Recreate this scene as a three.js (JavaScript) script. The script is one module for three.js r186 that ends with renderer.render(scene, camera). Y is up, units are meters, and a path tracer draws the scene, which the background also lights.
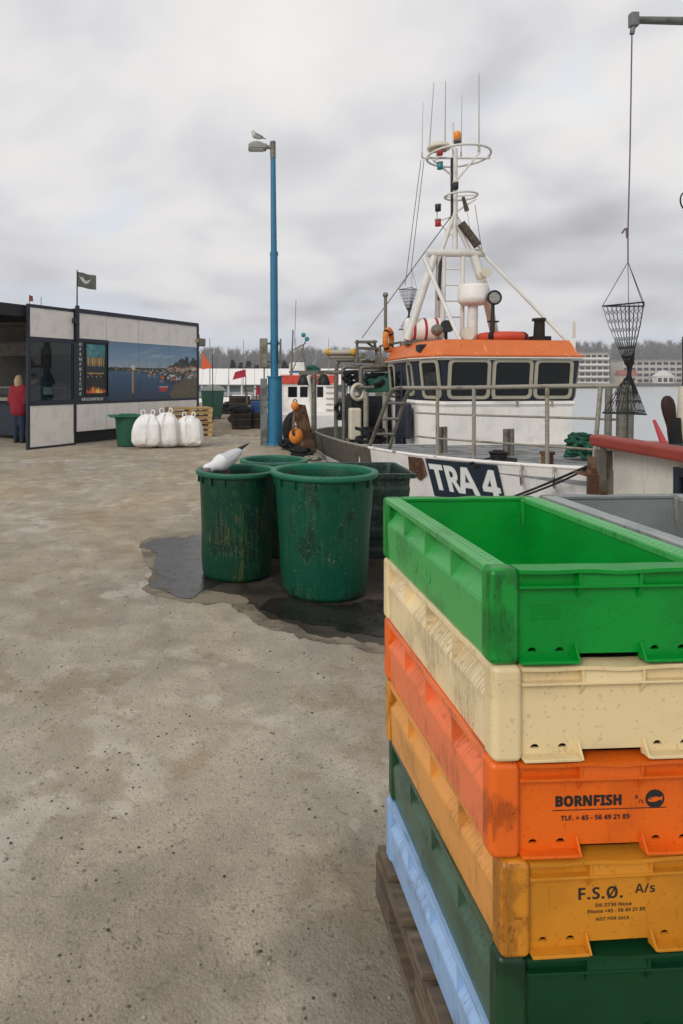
import * as THREE from 'three';
import { mergeGeometries } from 'three/addons/utils/BufferGeometryUtils.js';
import { RoundedBoxGeometry } from 'three/addons/geometries/RoundedBoxGeometry.js';
import { TextGeometry } from 'three/addons/geometries/TextGeometry.js';
import { FontLoader } from 'three/addons/loaders/FontLoader.js';
import { MarchingCubes } from 'three/addons/objects/MarchingCubes.js';
import { ImprovedNoise } from 'three/addons/math/ImprovedNoise.js';

// ---------------------------------------------------------------- camera, sky, sun, exposure
const scene = new THREE.Scene();
const EYE = 1.54, FOC = 640, PX = 245, PY = 381;            // eye height (m), focal length and principal point (pixels of the photograph)
const camera = new THREE.PerspectiveCamera(2 * Math.atan(512 / FOC) * 180 / Math.PI, 683 / 1024, 0.05, 4000);
camera.position.set(0, EYE, 0);
camera.setViewOffset(683, 1024, 341.5 - PX, 512 - PY, 683, 1024);   // a level camera with a shifted lens
scene.add(camera);
const renderer = new THREE.WebGLRenderer({ antialias: true });
renderer.setSize(683, 1024);
renderer.toneMapping = THREE.LinearToneMapping;
renderer.toneMappingExposure = 1.12;
renderer.shadowMap.enabled = true;
const SUN = new THREE.Vector3(-0.55, 0.5, 0.66).normalize();
const sun = new THREE.DirectionalLight(0xfffaf3, 1.5);
sun.position.copy(SUN).multiplyScalar(60);
sun.castShadow = true; sun.shadow.radius = 40; sun.shadow.mapSize.set(2048, 2048);
Object.assign(sun.shadow.camera, { left: -30, right: 30, top: 30, bottom: -30, near: 1, far: 150 });
scene.add(sun, sun.target);

const per = new ImprovedNoise();
function fbm3(x, y, z, oct) { let s = 0, a = 0.5, f = 1; for (let i = 0; i < oct; i++) { s += a * per.noise(x * f + 7.3, y * f + 1.7, z * f + 3.1); f *= 2.03; a *= 0.5; } return s; }
const sstep = (a, b, x) => { const t = Math.min(1, Math.max(0, (x - a) / (b - a))); return t * t * (3 - 2 * t); };
const lerp = (a, b, t) => a + (b - a) * t;
{ // overcast sky: broken layers of stratus with a few thin bluish gaps
  const W = 1024, H = 512, d = new Float32Array(W * H * 4);
  for (let j = 0; j < H; j++) for (let i = 0; i < W; i++) {
    const el = ((j + 0.5) / H - 0.5) * Math.PI, az = ((i + 0.5) / W - 0.5) * 2 * Math.PI;
    const x = Math.cos(el) * Math.cos(az), y = Math.sin(el), z = Math.cos(el) * Math.sin(az), k = (j * W + i) * 4;
    let c;
    if (y > -0.02) {
      const h = Math.max(0, y), q = 1 / (h + 0.22), px = x * q, pz = z * q;
      const wx = 0.5 * fbm3(px * 0.8, 4, pz * 0.8, 3), wz = 0.5 * fbm3(px * 0.8, 9, pz * 0.8, 3);
      const n = fbm3((px + wx) * 0.85, 0.5, (pz + wz) * 1.15, 6), m = fbm3((px + wz) * 2.3, 5.5, (pz + wx) * 2.3, 5);
      let v = 0.68 + 0.36 * n + 0.36 * m;
      v = v > 0.74 ? 0.74 + 0.45 * (v - 0.74) : v;
      v *= lerp(0.93, 1.0, sstep(0.0, 0.35, h));
      const gap = sstep(0.08, 0.26, fbm3((px + wx) * 1.05 + 30, 2.5, (pz + wz) * 1.05 + 12, 5)) * 0.55;
      const w = lerp(1, 0, sstep(0.62, 0.8, v));                 // darker cloud is a little cooler
      c = [v * lerp(1.01, 0.975, w), v * lerp(0.985, 0.98, w), v * lerp(0.965, 1.02, w)];
      c = [lerp(c[0], 0.6, gap), lerp(c[1], 0.68, gap), lerp(c[2], 0.78, gap)];
    } else c = [0.2, 0.195, 0.19];
    d[k] = c[0]; d[k + 1] = c[1]; d[k + 2] = c[2]; d[k + 3] = 1;
  }
  const t = new THREE.DataTexture(d, W, H, THREE.RGBAFormat, THREE.FloatType);
  t.mapping = THREE.EquirectangularReflectionMapping; t.magFilter = t.minFilter = THREE.LinearFilter; t.wrapS = THREE.RepeatWrapping; t.needsUpdate = true;
  scene.background = t; scene.environment = t;
}
scene.fog = new THREE.FogExp2(0xd4d5da, 0.00075);

// ---------------------------------------------------------------- helpers
const V = (x, y, z) => new THREE.Vector3(x, y, z);
const spot = (px, py, D) => V((px - PX) / FOC * D, EYE - (py - PY) / FOC * D, -D);   // a measured place at D metres in front of the eye
function RNG(s) { return () => { s |= 0; s = s + 0x6D2B79F5 | 0; let t = Math.imul(s ^ s >>> 15, 1 | s); t = t + Math.imul(t ^ t >>> 7, 61 | t) ^ t; return ((t ^ t >>> 14) >>> 0) / 4294967296; }; }
const rnd = RNG(42), rr = (a, b) => a + (b - a) * rnd();
const origins = new WeakMap(), taken = {};
function numbered(n) { if (!(n in taken)) { taken[n] = 0; return n; } return n + '_' + String(++taken[n]).padStart(3, '0'); }
function thing(name, label, category, o, group, local) {            // a Group at the thing's base whose children are its parts
  const g = new THREE.Group(); g.name = numbered(name); g.position.copy(o);
  g.userData = { label, category }; if (group) g.userData.group = group;
  origins.set(g, local ? V(0, 0, 0) : o.clone()); scene.add(g); return g;
}
function boxUV(g, s = 1) {                                          // uv in metres, projected along each face's main axis
  g = g.index ? g.toNonIndexed() : g.clone();
  const p = g.attributes.position, uv = new Float32Array(p.count * 2), a = V(), b = V(), c = V(), n = V();
  for (let i = 0; i < p.count; i += 3) {
    a.fromBufferAttribute(p, i); b.fromBufferAttribute(p, i + 1); c.fromBufferAttribute(p, i + 2);
    n.crossVectors(b.clone().sub(a), c.clone().sub(a)); const x = Math.abs(n.x), y = Math.abs(n.y), z = Math.abs(n.z);
    [a, b, c].forEach((v, k) => { const q = x > y && x > z ? [v.z, v.y] : y > z ? [v.x, v.z] : [v.x, v.y]; uv[(i + k) * 2] = q[0] * s; uv[(i + k) * 2 + 1] = q[1] * s; });
  }
  g.setAttribute('uv', new THREE.BufferAttribute(uv, 2)); return g;
}
function J(...gs) {                                                 // join the shapes of one part
  gs = gs.flat().filter(Boolean).map(g => { const h = g.index ? g.toNonIndexed() : g.clone(); for (const k of Object.keys(h.attributes)) if (!['position', 'normal', 'uv', 'color'].includes(k)) h.deleteAttribute(k); if (!h.attributes.normal) h.computeVertexNormals(); if (!h.attributes.uv) h.setAttribute('uv', new THREE.BufferAttribute(new Float32Array(h.attributes.position.count * 2), 2)); return h; });
  if (gs.some(g => g.attributes.color)) gs.forEach(g => { if (!g.attributes.color) g.setAttribute('color', new THREE.BufferAttribute(new Float32Array(g.attributes.position.count * 3).fill(1), 3)); });
  return gs.length === 1 ? gs[0] : mergeGeometries(gs);
}
function part(parent, name, geo, mat, o = {}) {
  const org = origins.get(parent) || V(0, 0, 0); let g = Array.isArray(geo) ? J(geo) : geo.clone();
  if (!o.uv) g = boxUV(g); g.translate(-org.x, -org.y, -org.z);
  const m = new THREE.Mesh(g, mat); m.name = name; if (o.label) m.userData.label = o.label; if (o.kind) m.userData.kind = o.kind;
  parent.add(m); origins.set(m, org); return m;
}
function single(name, label, category, geo, mat, o = {}) {          // a thing that is one mesh, with its origin at its base
  let g = Array.isArray(geo) ? J(geo) : geo.clone(); if (!o.uv) g = boxUV(g); g.computeBoundingBox(); const b = g.boundingBox, c = V((b.min.x + b.max.x) / 2, b.min.y, (b.min.z + b.max.z) / 2);
  g.translate(-c.x, -c.y, -c.z); const m = new THREE.Mesh(g, mat); m.name = numbered(name); m.position.copy(c);
  m.userData = { label, category }; if (o.group) m.userData.group = o.group; if (o.kind) m.userData.kind = o.kind; origins.set(m, c); scene.add(m); return m;
}
function struct(name, geo, mat, o = {}) { let g = Array.isArray(geo) ? J(geo) : geo; if (!o.uv) g = boxUV(g); const m = new THREE.Mesh(g, mat); m.name = name; m.userData = { kind: o.kind || 'structure', label: o.label }; if (!o.label) delete m.userData.label; scene.add(m); return m; }
function dup(t, p, ry, label) { const c = t.clone(); c.name = numbered(t.name.replace(/_\d{3}$/, '')); c.position.copy(p); if (ry !== undefined) c.rotation.y = ry; c.userData = { ...t.userData, label: label || t.userData.label }; scene.add(c); return c; }
const box = (x0, x1, y0, y1, z0, z1) => new THREE.BoxGeometry(Math.abs(x1 - x0), Math.abs(y1 - y0), Math.abs(z1 - z0)).translate((x0 + x1) / 2, (y0 + y1) / 2, (z0 + z1) / 2);
const rbox = (x0, x1, y0, y1, z0, z1, r = 0.01, s = 2) => new RoundedBoxGeometry(Math.abs(x1 - x0), Math.abs(y1 - y0), Math.abs(z1 - z0), s, r).translate((x0 + x1) / 2, (y0 + y1) / 2, (z0 + z1) / 2);
const UP = V(0, 1, 0);
function bar(a, b, r0, r1 = r0, seg = 10) { const d = b.clone().sub(a), g = new THREE.CylinderGeometry(r1, r0, d.length(), seg); g.applyQuaternion(new THREE.Quaternion().setFromUnitVectors(UP, d.clone().normalize())); const m = a.clone().add(b).multiplyScalar(0.5); return g.translate(m.x, m.y, m.z); }
function beam(a, b, w, h) { const d = b.clone().sub(a), g = new THREE.BoxGeometry(w, h, d.length()); const m = new THREE.Matrix4().lookAt(b, a, Math.abs(d.x) + Math.abs(d.z) < 1e-4 ? V(1, 0, 0) : UP); g.applyMatrix4(m); const c = a.clone().add(b).multiplyScalar(0.5); return g.translate(c.x, c.y, c.z); }
const pipe = (pts, r, n = 40, seg = 8, closed = false) => new THREE.TubeGeometry(new THREE.CatmullRomCurve3(pts, closed, 'catmullrom', 0.35), n, r, seg, closed);
const lathe = (pts, seg = 40) => new THREE.LatheGeometry(pts.map(p => new THREE.Vector2(p[0], p[1])), seg);
const torus = (R, r, c, rx = 0, ry = 0, rz = 0, s = 32) => new THREE.TorusGeometry(R, r, 10, s).rotateX(rx).rotateY(ry).rotateZ(rz).translate(c.x, c.y, c.z);
const ball = (c, r, sx = 1, sy = 1, sz = 1, s = 18) => new THREE.SphereGeometry(r, s, Math.ceil(s * 0.7)).scale(sx, sy, sz).translate(c.x, c.y, c.z);
function mesh(tris) { const g = new THREE.BufferGeometry(); g.setAttribute('position', new THREE.Float32BufferAttribute(tris.flatMap(v => [v.x, v.y, v.z]), 3)); g.computeVertexNormals(); return g; }
const quad = (a, b, c, d) => mesh([a, b, c, a, c, d]);
function prism(pts, y0, y1) { // a plan outline [x, z] raised from y0 to y1
  const s = new THREE.Shape(pts.map(p => new THREE.Vector2(p[0], -p[1]))); return new THREE.ExtrudeGeometry(s, { depth: y1 - y0, bevelEnabled: false }).rotateX(-Math.PI / 2).translate(0, y0, 0);
}

// ---------------------------------------------------------------- textures
function vn(x, y, p, s) { // value noise that repeats after p cells
  const xi = Math.floor(x), yi = Math.floor(y), fx = x - xi, fy = y - yi, u = fx * fx * (3 - 2 * fx), v = fy * fy * (3 - 2 * fy);
  const h = (a, b) => { a = ((a % p) + p) % p; b = ((b % p) + p) % p; let n = Math.imul(a + 374761 * s, 668265263) ^ Math.imul(b + 9137 * s, 374761393); n = Math.imul(n ^ n >>> 13, 1274126177); return ((n ^ n >>> 16) >>> 0) / 4294967296; };
  return (h(xi, yi) * (1 - u) + h(xi + 1, yi) * u) * (1 - v) + (h(xi, yi + 1) * (1 - u) + h(xi + 1, yi + 1) * u) * v;
}
function fb(u, v, base, oct, s) { let t = 0, a = 0.5, n = 0; for (let i = 0; i < oct; i++) { const p = base << i; t += a * vn(u * p, v * p, p, s + i); n += a; a *= 0.55; } return t / n; }
function tex(w, h, f, rep = 1, srgb = true) {
  const d = new Uint8Array(w * h * 4);
  for (let j = 0; j < h; j++) for (let i = 0; i < w; i++) { const c = f(i / w, j / h, i, j), k = (j * w + i) * 4; for (let q = 0; q < 3; q++) d[k + q] = Math.max(0, Math.min(255, (Array.isArray(c) ? c[q] : c) * 255)); d[k + 3] = 255; }
  const t = new THREE.DataTexture(d, w, h); t.wrapS = t.wrapT = THREE.RepeatWrapping; t.magFilter = THREE.LinearFilter; t.minFilter = THREE.LinearMipmapLinearFilter; t.generateMipmaps = true; t.repeat.set(rep, rep); if (srgb) t.colorSpace = THREE.SRGBColorSpace; t.needsUpdate = true; return t;
}
const mixc = (a, b, t) => [lerp(a[0], b[0], t), lerp(a[1], b[1], t), lerp(a[2], b[2], t)];
const R1 = RNG(5);
// light general dirt and scuffs (multiplies a paint or plastic colour), 1 m tile
const grime = tex(512, 512, (u, v) => { const a = fb(u, v, 4, 6, 3), s = fb(u * 1, v * 1, 48, 3, 9), st = vn(u * 120, v * 6, 120, 4) * vn(u * 8, v * 3, 8, 6); const k = 1 - 0.05 * sstep(0.45, 0.75, a) - 0.09 * sstep(0.68, 0.88, s) - 0.06 * sstep(0.45, 0.7, st); return [k, k * 0.99, k * 0.975]; });
// heavier wear: brown abrasion marks and pale scratches
const worn = tex(512, 512, (u, v) => { const a = fb(u, v, 6, 6, 13), sp = fb(u, v, 48, 3, 19), vs = vn(u * 60, v * 9, 60, 14), k = 1 - 0.22 * sstep(0.45, 0.7, a); let c = [k, k * 0.98, k * 0.93]; c = mixc(c, [0.55, 0.45, 0.36], 0.7 * sstep(0.66, 0.8, sp) * sstep(0.4, 0.6, a)); c = mixc(c, [0.6, 0.5, 0.42], 0.55 * sstep(0.75, 0.95, vs) * sstep(0.5, 0.62, a)); return c; });
// wheel-bin plastic: vertical drips of pale slime, specks
const slimeOf = (base, dirt, q) => tex(1024, 1024, (u, v) => { const st = vn(u * 40, v * 3, 40, 2 + q) * 0.55 + vn(u * 130, v * 5, 130, 8 + q) * 0.45, a = fb(u, v, 5, 5, 21 + q), sp = fb(u, v, 128, 2, 33 + q), sp2 = fb(u, v, 70, 3, 37 + q), sc = vn(u * 26, v * 150, 150, 5 + q); let c = base.map(x => x * (0.9 + 0.2 * vn(u * 200, v * 12, 200, 3))); c = mixc(c, [0.36, 0.34, 0.2], dirt * 0.75 * sstep(0.48, 0.72, st) * sstep(0.38, 0.6, a)); c = mixc(c, [0.03, 0.1, 0.08], 0.45 * sstep(0.5, 0.7, a)); c = mixc(c, [0.5, 0.55, 0.42], 0.55 * sstep(0.66, 0.8, sp2) * sstep(0.42, 0.6, a)); c = mixc(c, [0.72, 0.7, 0.55], 0.75 * sstep(0.84, 0.9, sp)); c = mixc(c, [0.2, 0.42, 0.34], 0.4 * sstep(0.86, 0.95, sc)); return c; });
const slime = slimeOf([0.0, 0.27, 0.2], 0.6, 0), slime2 = slimeOf([0.01, 0.215, 0.15], 1.25, 50), slime3 = slimeOf([0.01, 0.15, 0.125], 0.6, 90);
const pale = tex(256, 256, (u, v) => { const g = vn(u * 3 + 0.4 * fb(u, v, 4, 3, 61), v * 40, 40, 60); return mixc([0.8, 0.68, 0.47], [0.62, 0.5, 0.33], g); });
// moulded plastic after years of handling: fine scuffs, a few brown scrapes
const scuffOf = (amt, q) => tex(1024, 1024, (u, v) => { const a = fb(u, v, 5, 5, 13 + q), sp = fb(u, v, 90, 2, 19 + q), vs = vn(u * 150, v * 12, 150, 14 + q), hs = vn(u * 9, v * 130, 130, 17 + q), k = 1 - 0.06 * sstep(0.45, 0.7, a); let c = [k, k * 0.99, k * 0.96]; c = mixc(c, [0.62, 0.5, 0.4], amt * 0.75 * sstep(0.74, 0.84, sp)); c = mixc(c, [0.66, 0.55, 0.46], amt * 0.5 * sstep(0.78, 0.95, vs) * sstep(0.44, 0.6, a)); c = mixc(c, [0.6, 0.52, 0.45], amt * 0.5 * sstep(0.9, 0.97, hs) * sstep(0.5, 0.6, a)); return c; });
// handled plastic, rubbed in fine upright streaks and brown scrapes
const streakTex = tex(1024, 1024, (u, v) => { const a = fb(u, v, 6, 6, 213), st = 0.6 * vn(u * 170, v * 9, 170, 214) + 0.4 * vn(u * 420, v * 22, 420, 215), sp = fb(u, v, 80, 3, 219); let k = 1 - 0.15 * sstep(0.4, 0.8, st) * sstep(0.35, 0.6, a) - 0.07 * sstep(0.5, 0.7, a); let c = [k, k * 0.99, k * 0.96]; return mixc(c, [0.7, 0.58, 0.48], 0.55 * sstep(0.66, 0.78, sp) * sstep(0.45, 0.6, a)); });
const scuffLight = scuffOf(0.28, 0), scuffHeavy = scuffOf(1, 30);
// chipped orange roof paint with white scrapes
const roofTex = tex(1024, 1024, (u, v) => { const a = fb(u, v, 3, 4, 7), s = vn(u * 60 + 9 * v, v * 10, 60, 9), f = fb(u, v, 40, 3, 15); let c = [0.84, 0.44, 0.2].map(x => x * (0.94 + 0.1 * f)); c = mixc(c, [0.9, 0.86, 0.82], 0.75 * sstep(0.62, 0.85, s) * sstep(0.56, 0.66, a)); return mixc(c, [0.5, 0.3, 0.18], 0.5 * sstep(0.72, 0.82, f)); }, 0.6);
const rust = tex(512, 512, (u, v) => { const a = fb(u, v, 5, 6, 41), b = fb(u, v, 20, 4, 47); return mixc(mixc([0.42, 0.33, 0.24], [0.3, 0.19, 0.12], sstep(0.4, 0.6, a)), [0.55, 0.35, 0.18], 0.6 * sstep(0.55, 0.72, b)); });
const wood = tex(512, 512, (u, v) => { const g = vn(u * 3 + 0.4 * fb(u, v, 4, 3, 61), v * 64, 64, 60), a = fb(u, v, 6, 5, 66), b = vn(u * 10, v * 220, 220, 67); return mixc(mixc([0.5, 0.43, 0.35], [0.34, 0.28, 0.22], g), [0.25, 0.22, 0.19], 0.55 * sstep(0.45, 0.7, a) + 0.25 * b); });
const fineBump = tex(512, 512, (u, v) => fb(u, v, 16, 5, 71), 1, false);
const steel = tex(256, 256, (u, v) => { const a = fb(u, v, 8, 5, 81), k = 0.8 + 0.2 * vn(u * 4, v * 120, 120, 83); return mixc([0.9 * k, 0.89 * k, 0.86 * k], [0.55, 0.45, 0.36], 0.6 * sstep(0.56, 0.74, a)); });
const netTex = tex(256, 256, (u, v) => { const a = fb(u, v, 24, 3, 91), b = vn(u * 60, v * 14, 60, 93); return 0.45 + 0.55 * a * (0.5 + b); });

const lin = (r, g, b) => new THREE.Color().setRGB(r, g, b);
function M(c, rough = 0.7, o = {}) { return new THREE.MeshStandardMaterial({ color: c, roughness: rough, side: THREE.DoubleSide, ...o }); }
const bumpy = { bumpMap: fineBump, bumpScale: 0.003 };
const mat = {
  white: M(0xebe9e6, 0.5, { map: grime }), whiteHull: M(0xebe9e7, 0.45, { map: grime }), cream: M(0xcfc9b8, 0.6, { map: grime }),
  navy: M(0x1b2434, 0.5, { map: grime }), black: M(0x14161a, 0.6), blackRub: M(0x1a1b1d, 0.85, { map: netTex }), darkNet: M(0x1c2024, 0.95, { map: netTex, ...bumpy }),
  orange: M(0xffffff, 0.5, { map: roofTex }), redOrange: M(0xc5452c, 0.6, { map: grime }), redRail: M(0x93372b, 0.5, { map: grime }), buoy: M(0xd9822b, 0.6, { map: grime }),
  gal: M(0x8f8d86, 0.55, { map: steel, metalness: 0.25 }), galLight: M(0xb7b3a8, 0.55, { map: steel, metalness: 0.15 }), stainless: M(0xc9c6c0, 0.3, { map: steel, metalness: 0.7 }),
  frame: M(0xaba797, 0.6, { map: grime }), rust: M(0xffffff, 0.9, { map: rust, ...bumpy }), wood: M(0xffffff, 0.9, { map: wood, ...bumpy }), woodNew: M(0xffffff, 0.8, { map: pale }),
  deck: M(0x8b9097, 0.75, { map: worn }), hullGrey: M(0x77736c, 0.6, { map: steel, metalness: 0.2 }), tarp: M(0x0d5a49, 0.6, { map: grime }), greenRope: M(0x1f6a4f, 0.9, { map: netTex }), tealRope: M(0x1c5a60, 0.9, { map: netTex }), paleRope: M(0xa7a794, 0.9, { map: netTex }),
  mast: M(0xd9d8d4, 0.5, { map: grime }), glassDark: new THREE.MeshPhysicalMaterial({ color: 0x0b1013, roughness: 0.04, specularIntensity: 0.7, metalness: 0, side: THREE.DoubleSide }), red: M(0xa3202c, 0.6), amber: M(0xe88a14, 0.35), teal: M(0x0f7a80, 0.4), blueDrum: M(0x1d4f86, 0.6),
  pane: new THREE.MeshPhysicalMaterial({ color: 0xa8b4b6, roughness: 0.03, transmission: 1, thickness: 0, side: THREE.DoubleSide }), bag: M(0xe9e9e8, 0.75, { map: grime, ...bumpy }), skin: M(0xc79a80, 0.6), concrete: M(0x8d887e, 0.9, { map: worn, ...bumpy }),
};

// ================================================================ THE SETTING
const QX = 1.56;                                                     // the quay edge runs away from the camera at this x
{ // quay surface: compacted sandy asphalt
  const gm = tex(2048, 2048, (u, v) => {
    const a = fb(u, v, 6, 5, 101), b = fb(u, v, 40, 5, 107), g = R1(), sp = fb(u, v, 640, 1, 113), sp2 = fb(u, v, 520, 1, 117), sp3 = fb(u, v, 330, 2, 119);
    let c = mixc([0.605, 0.56, 0.49], [0.66, 0.62, 0.555], a); const k = 0.86 + 0.22 * b + 0.2 * (g - 0.5); c = c.map(x => x * k);
    const p1 = fb(u, v, 14, 7, 141), p2 = fb(u, v, 26, 6, 149), p3 = fb(u, v, 9, 8, 157); c = mixc(c, [0.53, 0.47, 0.385], 0.6 * sstep(0.5, 0.62, p1) * sstep(0.3, 0.6, b)); c = mixc(c, [0.74, 0.71, 0.655], 0.55 * sstep(0.54, 0.66, p2) * sstep(0.42, 0.6, p3)); c = mixc(c, [0.5, 0.46, 0.41], 0.4 * sstep(0.6, 0.68, p3) * b * 1.6);
    c = mixc(c, [0.3, 0.275, 0.24], 0.5 * sstep(0.8, 0.95, sp) * sstep(0.4, 0.62, b)); c = mixc(c, [0.8, 0.77, 0.7], 0.3 * sstep(0.86, 0.97, sp2)); c = mixc(c, [0.36, 0.33, 0.29], 0.35 * sstep(0.7, 0.85, sp3));
    return c;
  });
  gm.repeat.set(1 / 5, 1 / 5);
  const gb = tex(1024, 1024, (u, v) => 0.4 * fb(u, v, 90, 3, 131) + 0.6 * fb(u, v, 260, 2, 137), 1 / 1.7, false);
  const xs = [], ds = []; for (let x = -70; x < -4.6; x += 1.1) xs.push(x); for (let x = -4.6; x < QX - 0.3; x += 0.035) xs.push(x); xs.push(QX - 0.3);
  for (let d = -14; d < 1; d += 0.5) ds.push(d); for (let d = 1; d < 10; d += 0.035) ds.push(d); for (let d = 10; d < 46; d += 0.3) ds.push(d); ds.push(46);
  const pos = [], col = [], uv = [], idx = [];
  for (const d of ds) for (const x of xs) {
    pos.push(x, 0, -d); uv.push(x, d);
    const n1 = fbm3(x * 0.55, 0, d * 0.4, 5), n2 = fbm3(x * 1.7, 8, d * 1.5, 5), n3 = fbm3(x * 5, 3, d * 5, 4), n4 = fbm3(x * 0.9 + 20, 6, d * 0.35, 4);
    let k = 1 + 0.14 * n1 + 0.16 * n2 + 0.3 * n3, c = [k, k * (1 - 0.02 * n4), k * (1 - 0.08 * n4)];
    // sandy dust drifted in streaks along the driving line, farther out
    const tan = sstep(-0.1, 0.25, n4) * sstep(2.0, 4.5, d) * 0.75; c = mixc(c, [k * 1.06, k * 0.99, k * 0.86], tan);
    // pale scraped patches in the middle of the yard
    const e = Math.hypot((x + 0.25) / 0.9, (d - 2.75) / 0.55) + 1.6 * n2 + 0.9 * n3; c = mixc(c, [1.3, 1.29, 1.27], 0.4 * sstep(1.0, 0.35, e));
    // damp, darker stain with a ragged outline beside the pallet
    const w = Math.hypot((x - 0.33) / 0.24, (d - 1.62) / 0.5) + 1.1 * n2 + 0.8 * n3; c = c.map(q => q * lerp(1, 0.7, sstep(1.15, 0.75, w)));
    const w2 = Math.hypot((x + 0.35) / 0.5, (d - 1.3) / 0.5) + 1.2 * n2 + n3; c = c.map(q => q * lerp(1, 0.86, sstep(1.15, 0.7, w2)));
    // wheel tracks
    for (const tx of [-0.92, -0.62]) { const q = Math.abs(x - tx - 0.02 * d - 0.03 * n1) / 0.09; c = c.map(z => z * (1 - 0.12 * Math.max(0, 1 - q) * sstep(3.5, 4.5, d) * sstep(11, 8, d) * (0.5 + n3 + 0.5))); }
    // damp earth beyond the kerb strip
    if (d > 18) c = mixc(c, [0.78, 0.68, 0.56], 0.75);
    col.push(...c.map(q => Math.max(0.05, q)));
  }
  const n = xs.length; for (let j = 0; j < ds.length - 1; j++) for (let i = 0; i < n - 1; i++) { const a = j * n + i; idx.push(a, a + 1, a + n, a + 1, a + n + 1, a + n); }
  const g = new THREE.BufferGeometry(); g.setAttribute('position', new THREE.Float32BufferAttribute(pos, 3)); g.setAttribute('color', new THREE.Float32BufferAttribute(col, 3)); g.setAttribute('uv', new THREE.Float32BufferAttribute(uv, 2)); g.setIndex(idx); g.computeVertexNormals();
  struct('quay_ground', g, M(0xffffff, 0.95, { map: gm, vertexColors: true, bumpMap: gb, bumpScale: 0.004 }), { uv: 1 });
  // quay wall and coping
  struct('quay_wall', box(-70, QX - 0.06, -5, -0.012, 14, -46), mat.concrete);
  const cop = new THREE.Group(); cop.name = 'quay_coping'; cop.userData = { kind: 'structure' }; scene.add(cop);
  for (let d = -4; d < 46; d += 2.5) part(cop, 'coping_stone', rbox(QX - 0.3, QX, -0.4, 0.006 + 0.004 * rnd(), -d, -d - 2.485, 0.015), mat.concrete);
  struct('kerb_strip', box(-3.2, 0.62, -0.02, 0.035, -17.85, -18.02), M(0xb3ada2, 0.9, { map: worn, ...bumpy }));
  // loose grit
  const pg = new THREE.IcosahedronGeometry(1, 0), im = new THREE.InstancedMesh(pg, M(0xffffff, 0.95), 9000), m = new THREE.Matrix4(), q = new THREE.Quaternion(), c = new THREE.Color(), r2 = RNG(77);
  for (let i = 0; i < 9000; i++) { const d = 1.3 + 9 * Math.pow(r2(), 1.6), x = -3.6 * d / 6 - 0.6 + (r2() * (QX - 0.4 + 3.6 * d / 6 + 0.6)), s = 0.0011 + 0.0048 * Math.pow(r2(), 6); q.setFromEuler(new THREE.Euler(r2() * 6, r2() * 6, 0)); m.compose(V(x, s * 0.3, -d), q, V(s * 1.2, s * 0.7, s)); im.setMatrixAt(i, m); const k = 0.05 + 0.3 * Math.pow(r2(), 1.5); im.setColorAt(i, c.setRGB(k, k * 0.93, k * 0.82)); }
  im.name = 'grit'; im.userData = { kind: 'stuff', label: 'loose grit and small stones scattered over the quay', category: 'grit' }; scene.add(im);
  // wet patches that have run out of the tubs
  const blob = (cx, cd, rx, rd, s, cut) => { const p = []; for (let i = 0; i < 360; i++) { const a = i / 360 * Math.PI * 2, k = 1 + 0.34 * fbm3(Math.cos(a) * 1.3 + s, s, Math.sin(a) * 1.3, 4) + 0.2 * fbm3(Math.cos(a) * 5 + s, s, Math.sin(a) * 5, 4); p.push(new THREE.Vector2(cx + Math.cos(a) * rx * k, cd + Math.sin(a) * rd * k)); } return new THREE.ShapeGeometry(new THREE.Shape(p)).rotateX(-Math.PI / 2).translate(0, cut, 0); };
  const wet = M(0x453f39, 0.38, { map: worn, bumpMap: gb, bumpScale: 0.003 }), pool = new THREE.MeshPhysicalMaterial({ color: 0x2a2826, roughness: 0.42, roughnessMap: fineBump, map: worn, bumpMap: gb, bumpScale: 0.0022, side: THREE.DoubleSide });
  const G = (px, py) => { const D = EYE * FOC / (py - PY); return V((px - PX) / FOC * D, 0, -D); };
  const spill = (list, y, s) => { const c = new THREE.CatmullRomCurve3(list.map(p => G(...p)), true, 'catmullrom', 0.6), p = c.getSpacedPoints(700).map(v => new THREE.Vector2(v.x + 0.09 * fbm3(v.x * 6, s, v.z * 6, 6), -v.z + 0.14 * fbm3(v.x * 6, s + 5, v.z * 6, 6))); return new THREE.ShapeGeometry(new THREE.Shape(p)).rotateX(-Math.PI / 2).translate(0, y, 0); };
  struct('damp_ground', spill([[143, 541], [160, 536], [190, 531], [250, 532], [330, 532], [430, 545], [430, 640], [392, 653], [350, 646], [312, 641], [284, 633], [258, 624], [240, 612], [225, 604], [190, 604], [160, 597], [143, 588], [152, 576], [144, 562]], 0.0035, 23), M(0x837a6d, 0.8, { map: worn, bumpMap: gb, bumpScale: 0.004 }));
  struct('wet_ground', spill([[196, 548], [198, 585], [215, 593], [243, 598], [250, 607], [268, 618], [292, 626], [318, 633], [350, 639], [392, 645], [420, 610], [420, 550], [330, 540], [250, 540]], 0.004, 2), wet);
  struct('puddle', [spill([[148, 545], [160, 541], [180, 538], [206, 536], [230, 545], [232, 575], [212, 588], [200, 594], [190, 598], [172, 596], [160, 590], [150, 586], [160, 578], [152, 566], [157, 555]], 0.008, 11), spill([[262, 606], [290, 598], [330, 606], [372, 600], [400, 610], [392, 634], [350, 632], [318, 628], [300, 620], [278, 616]], 0.0085, 17)], pool);
}
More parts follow.
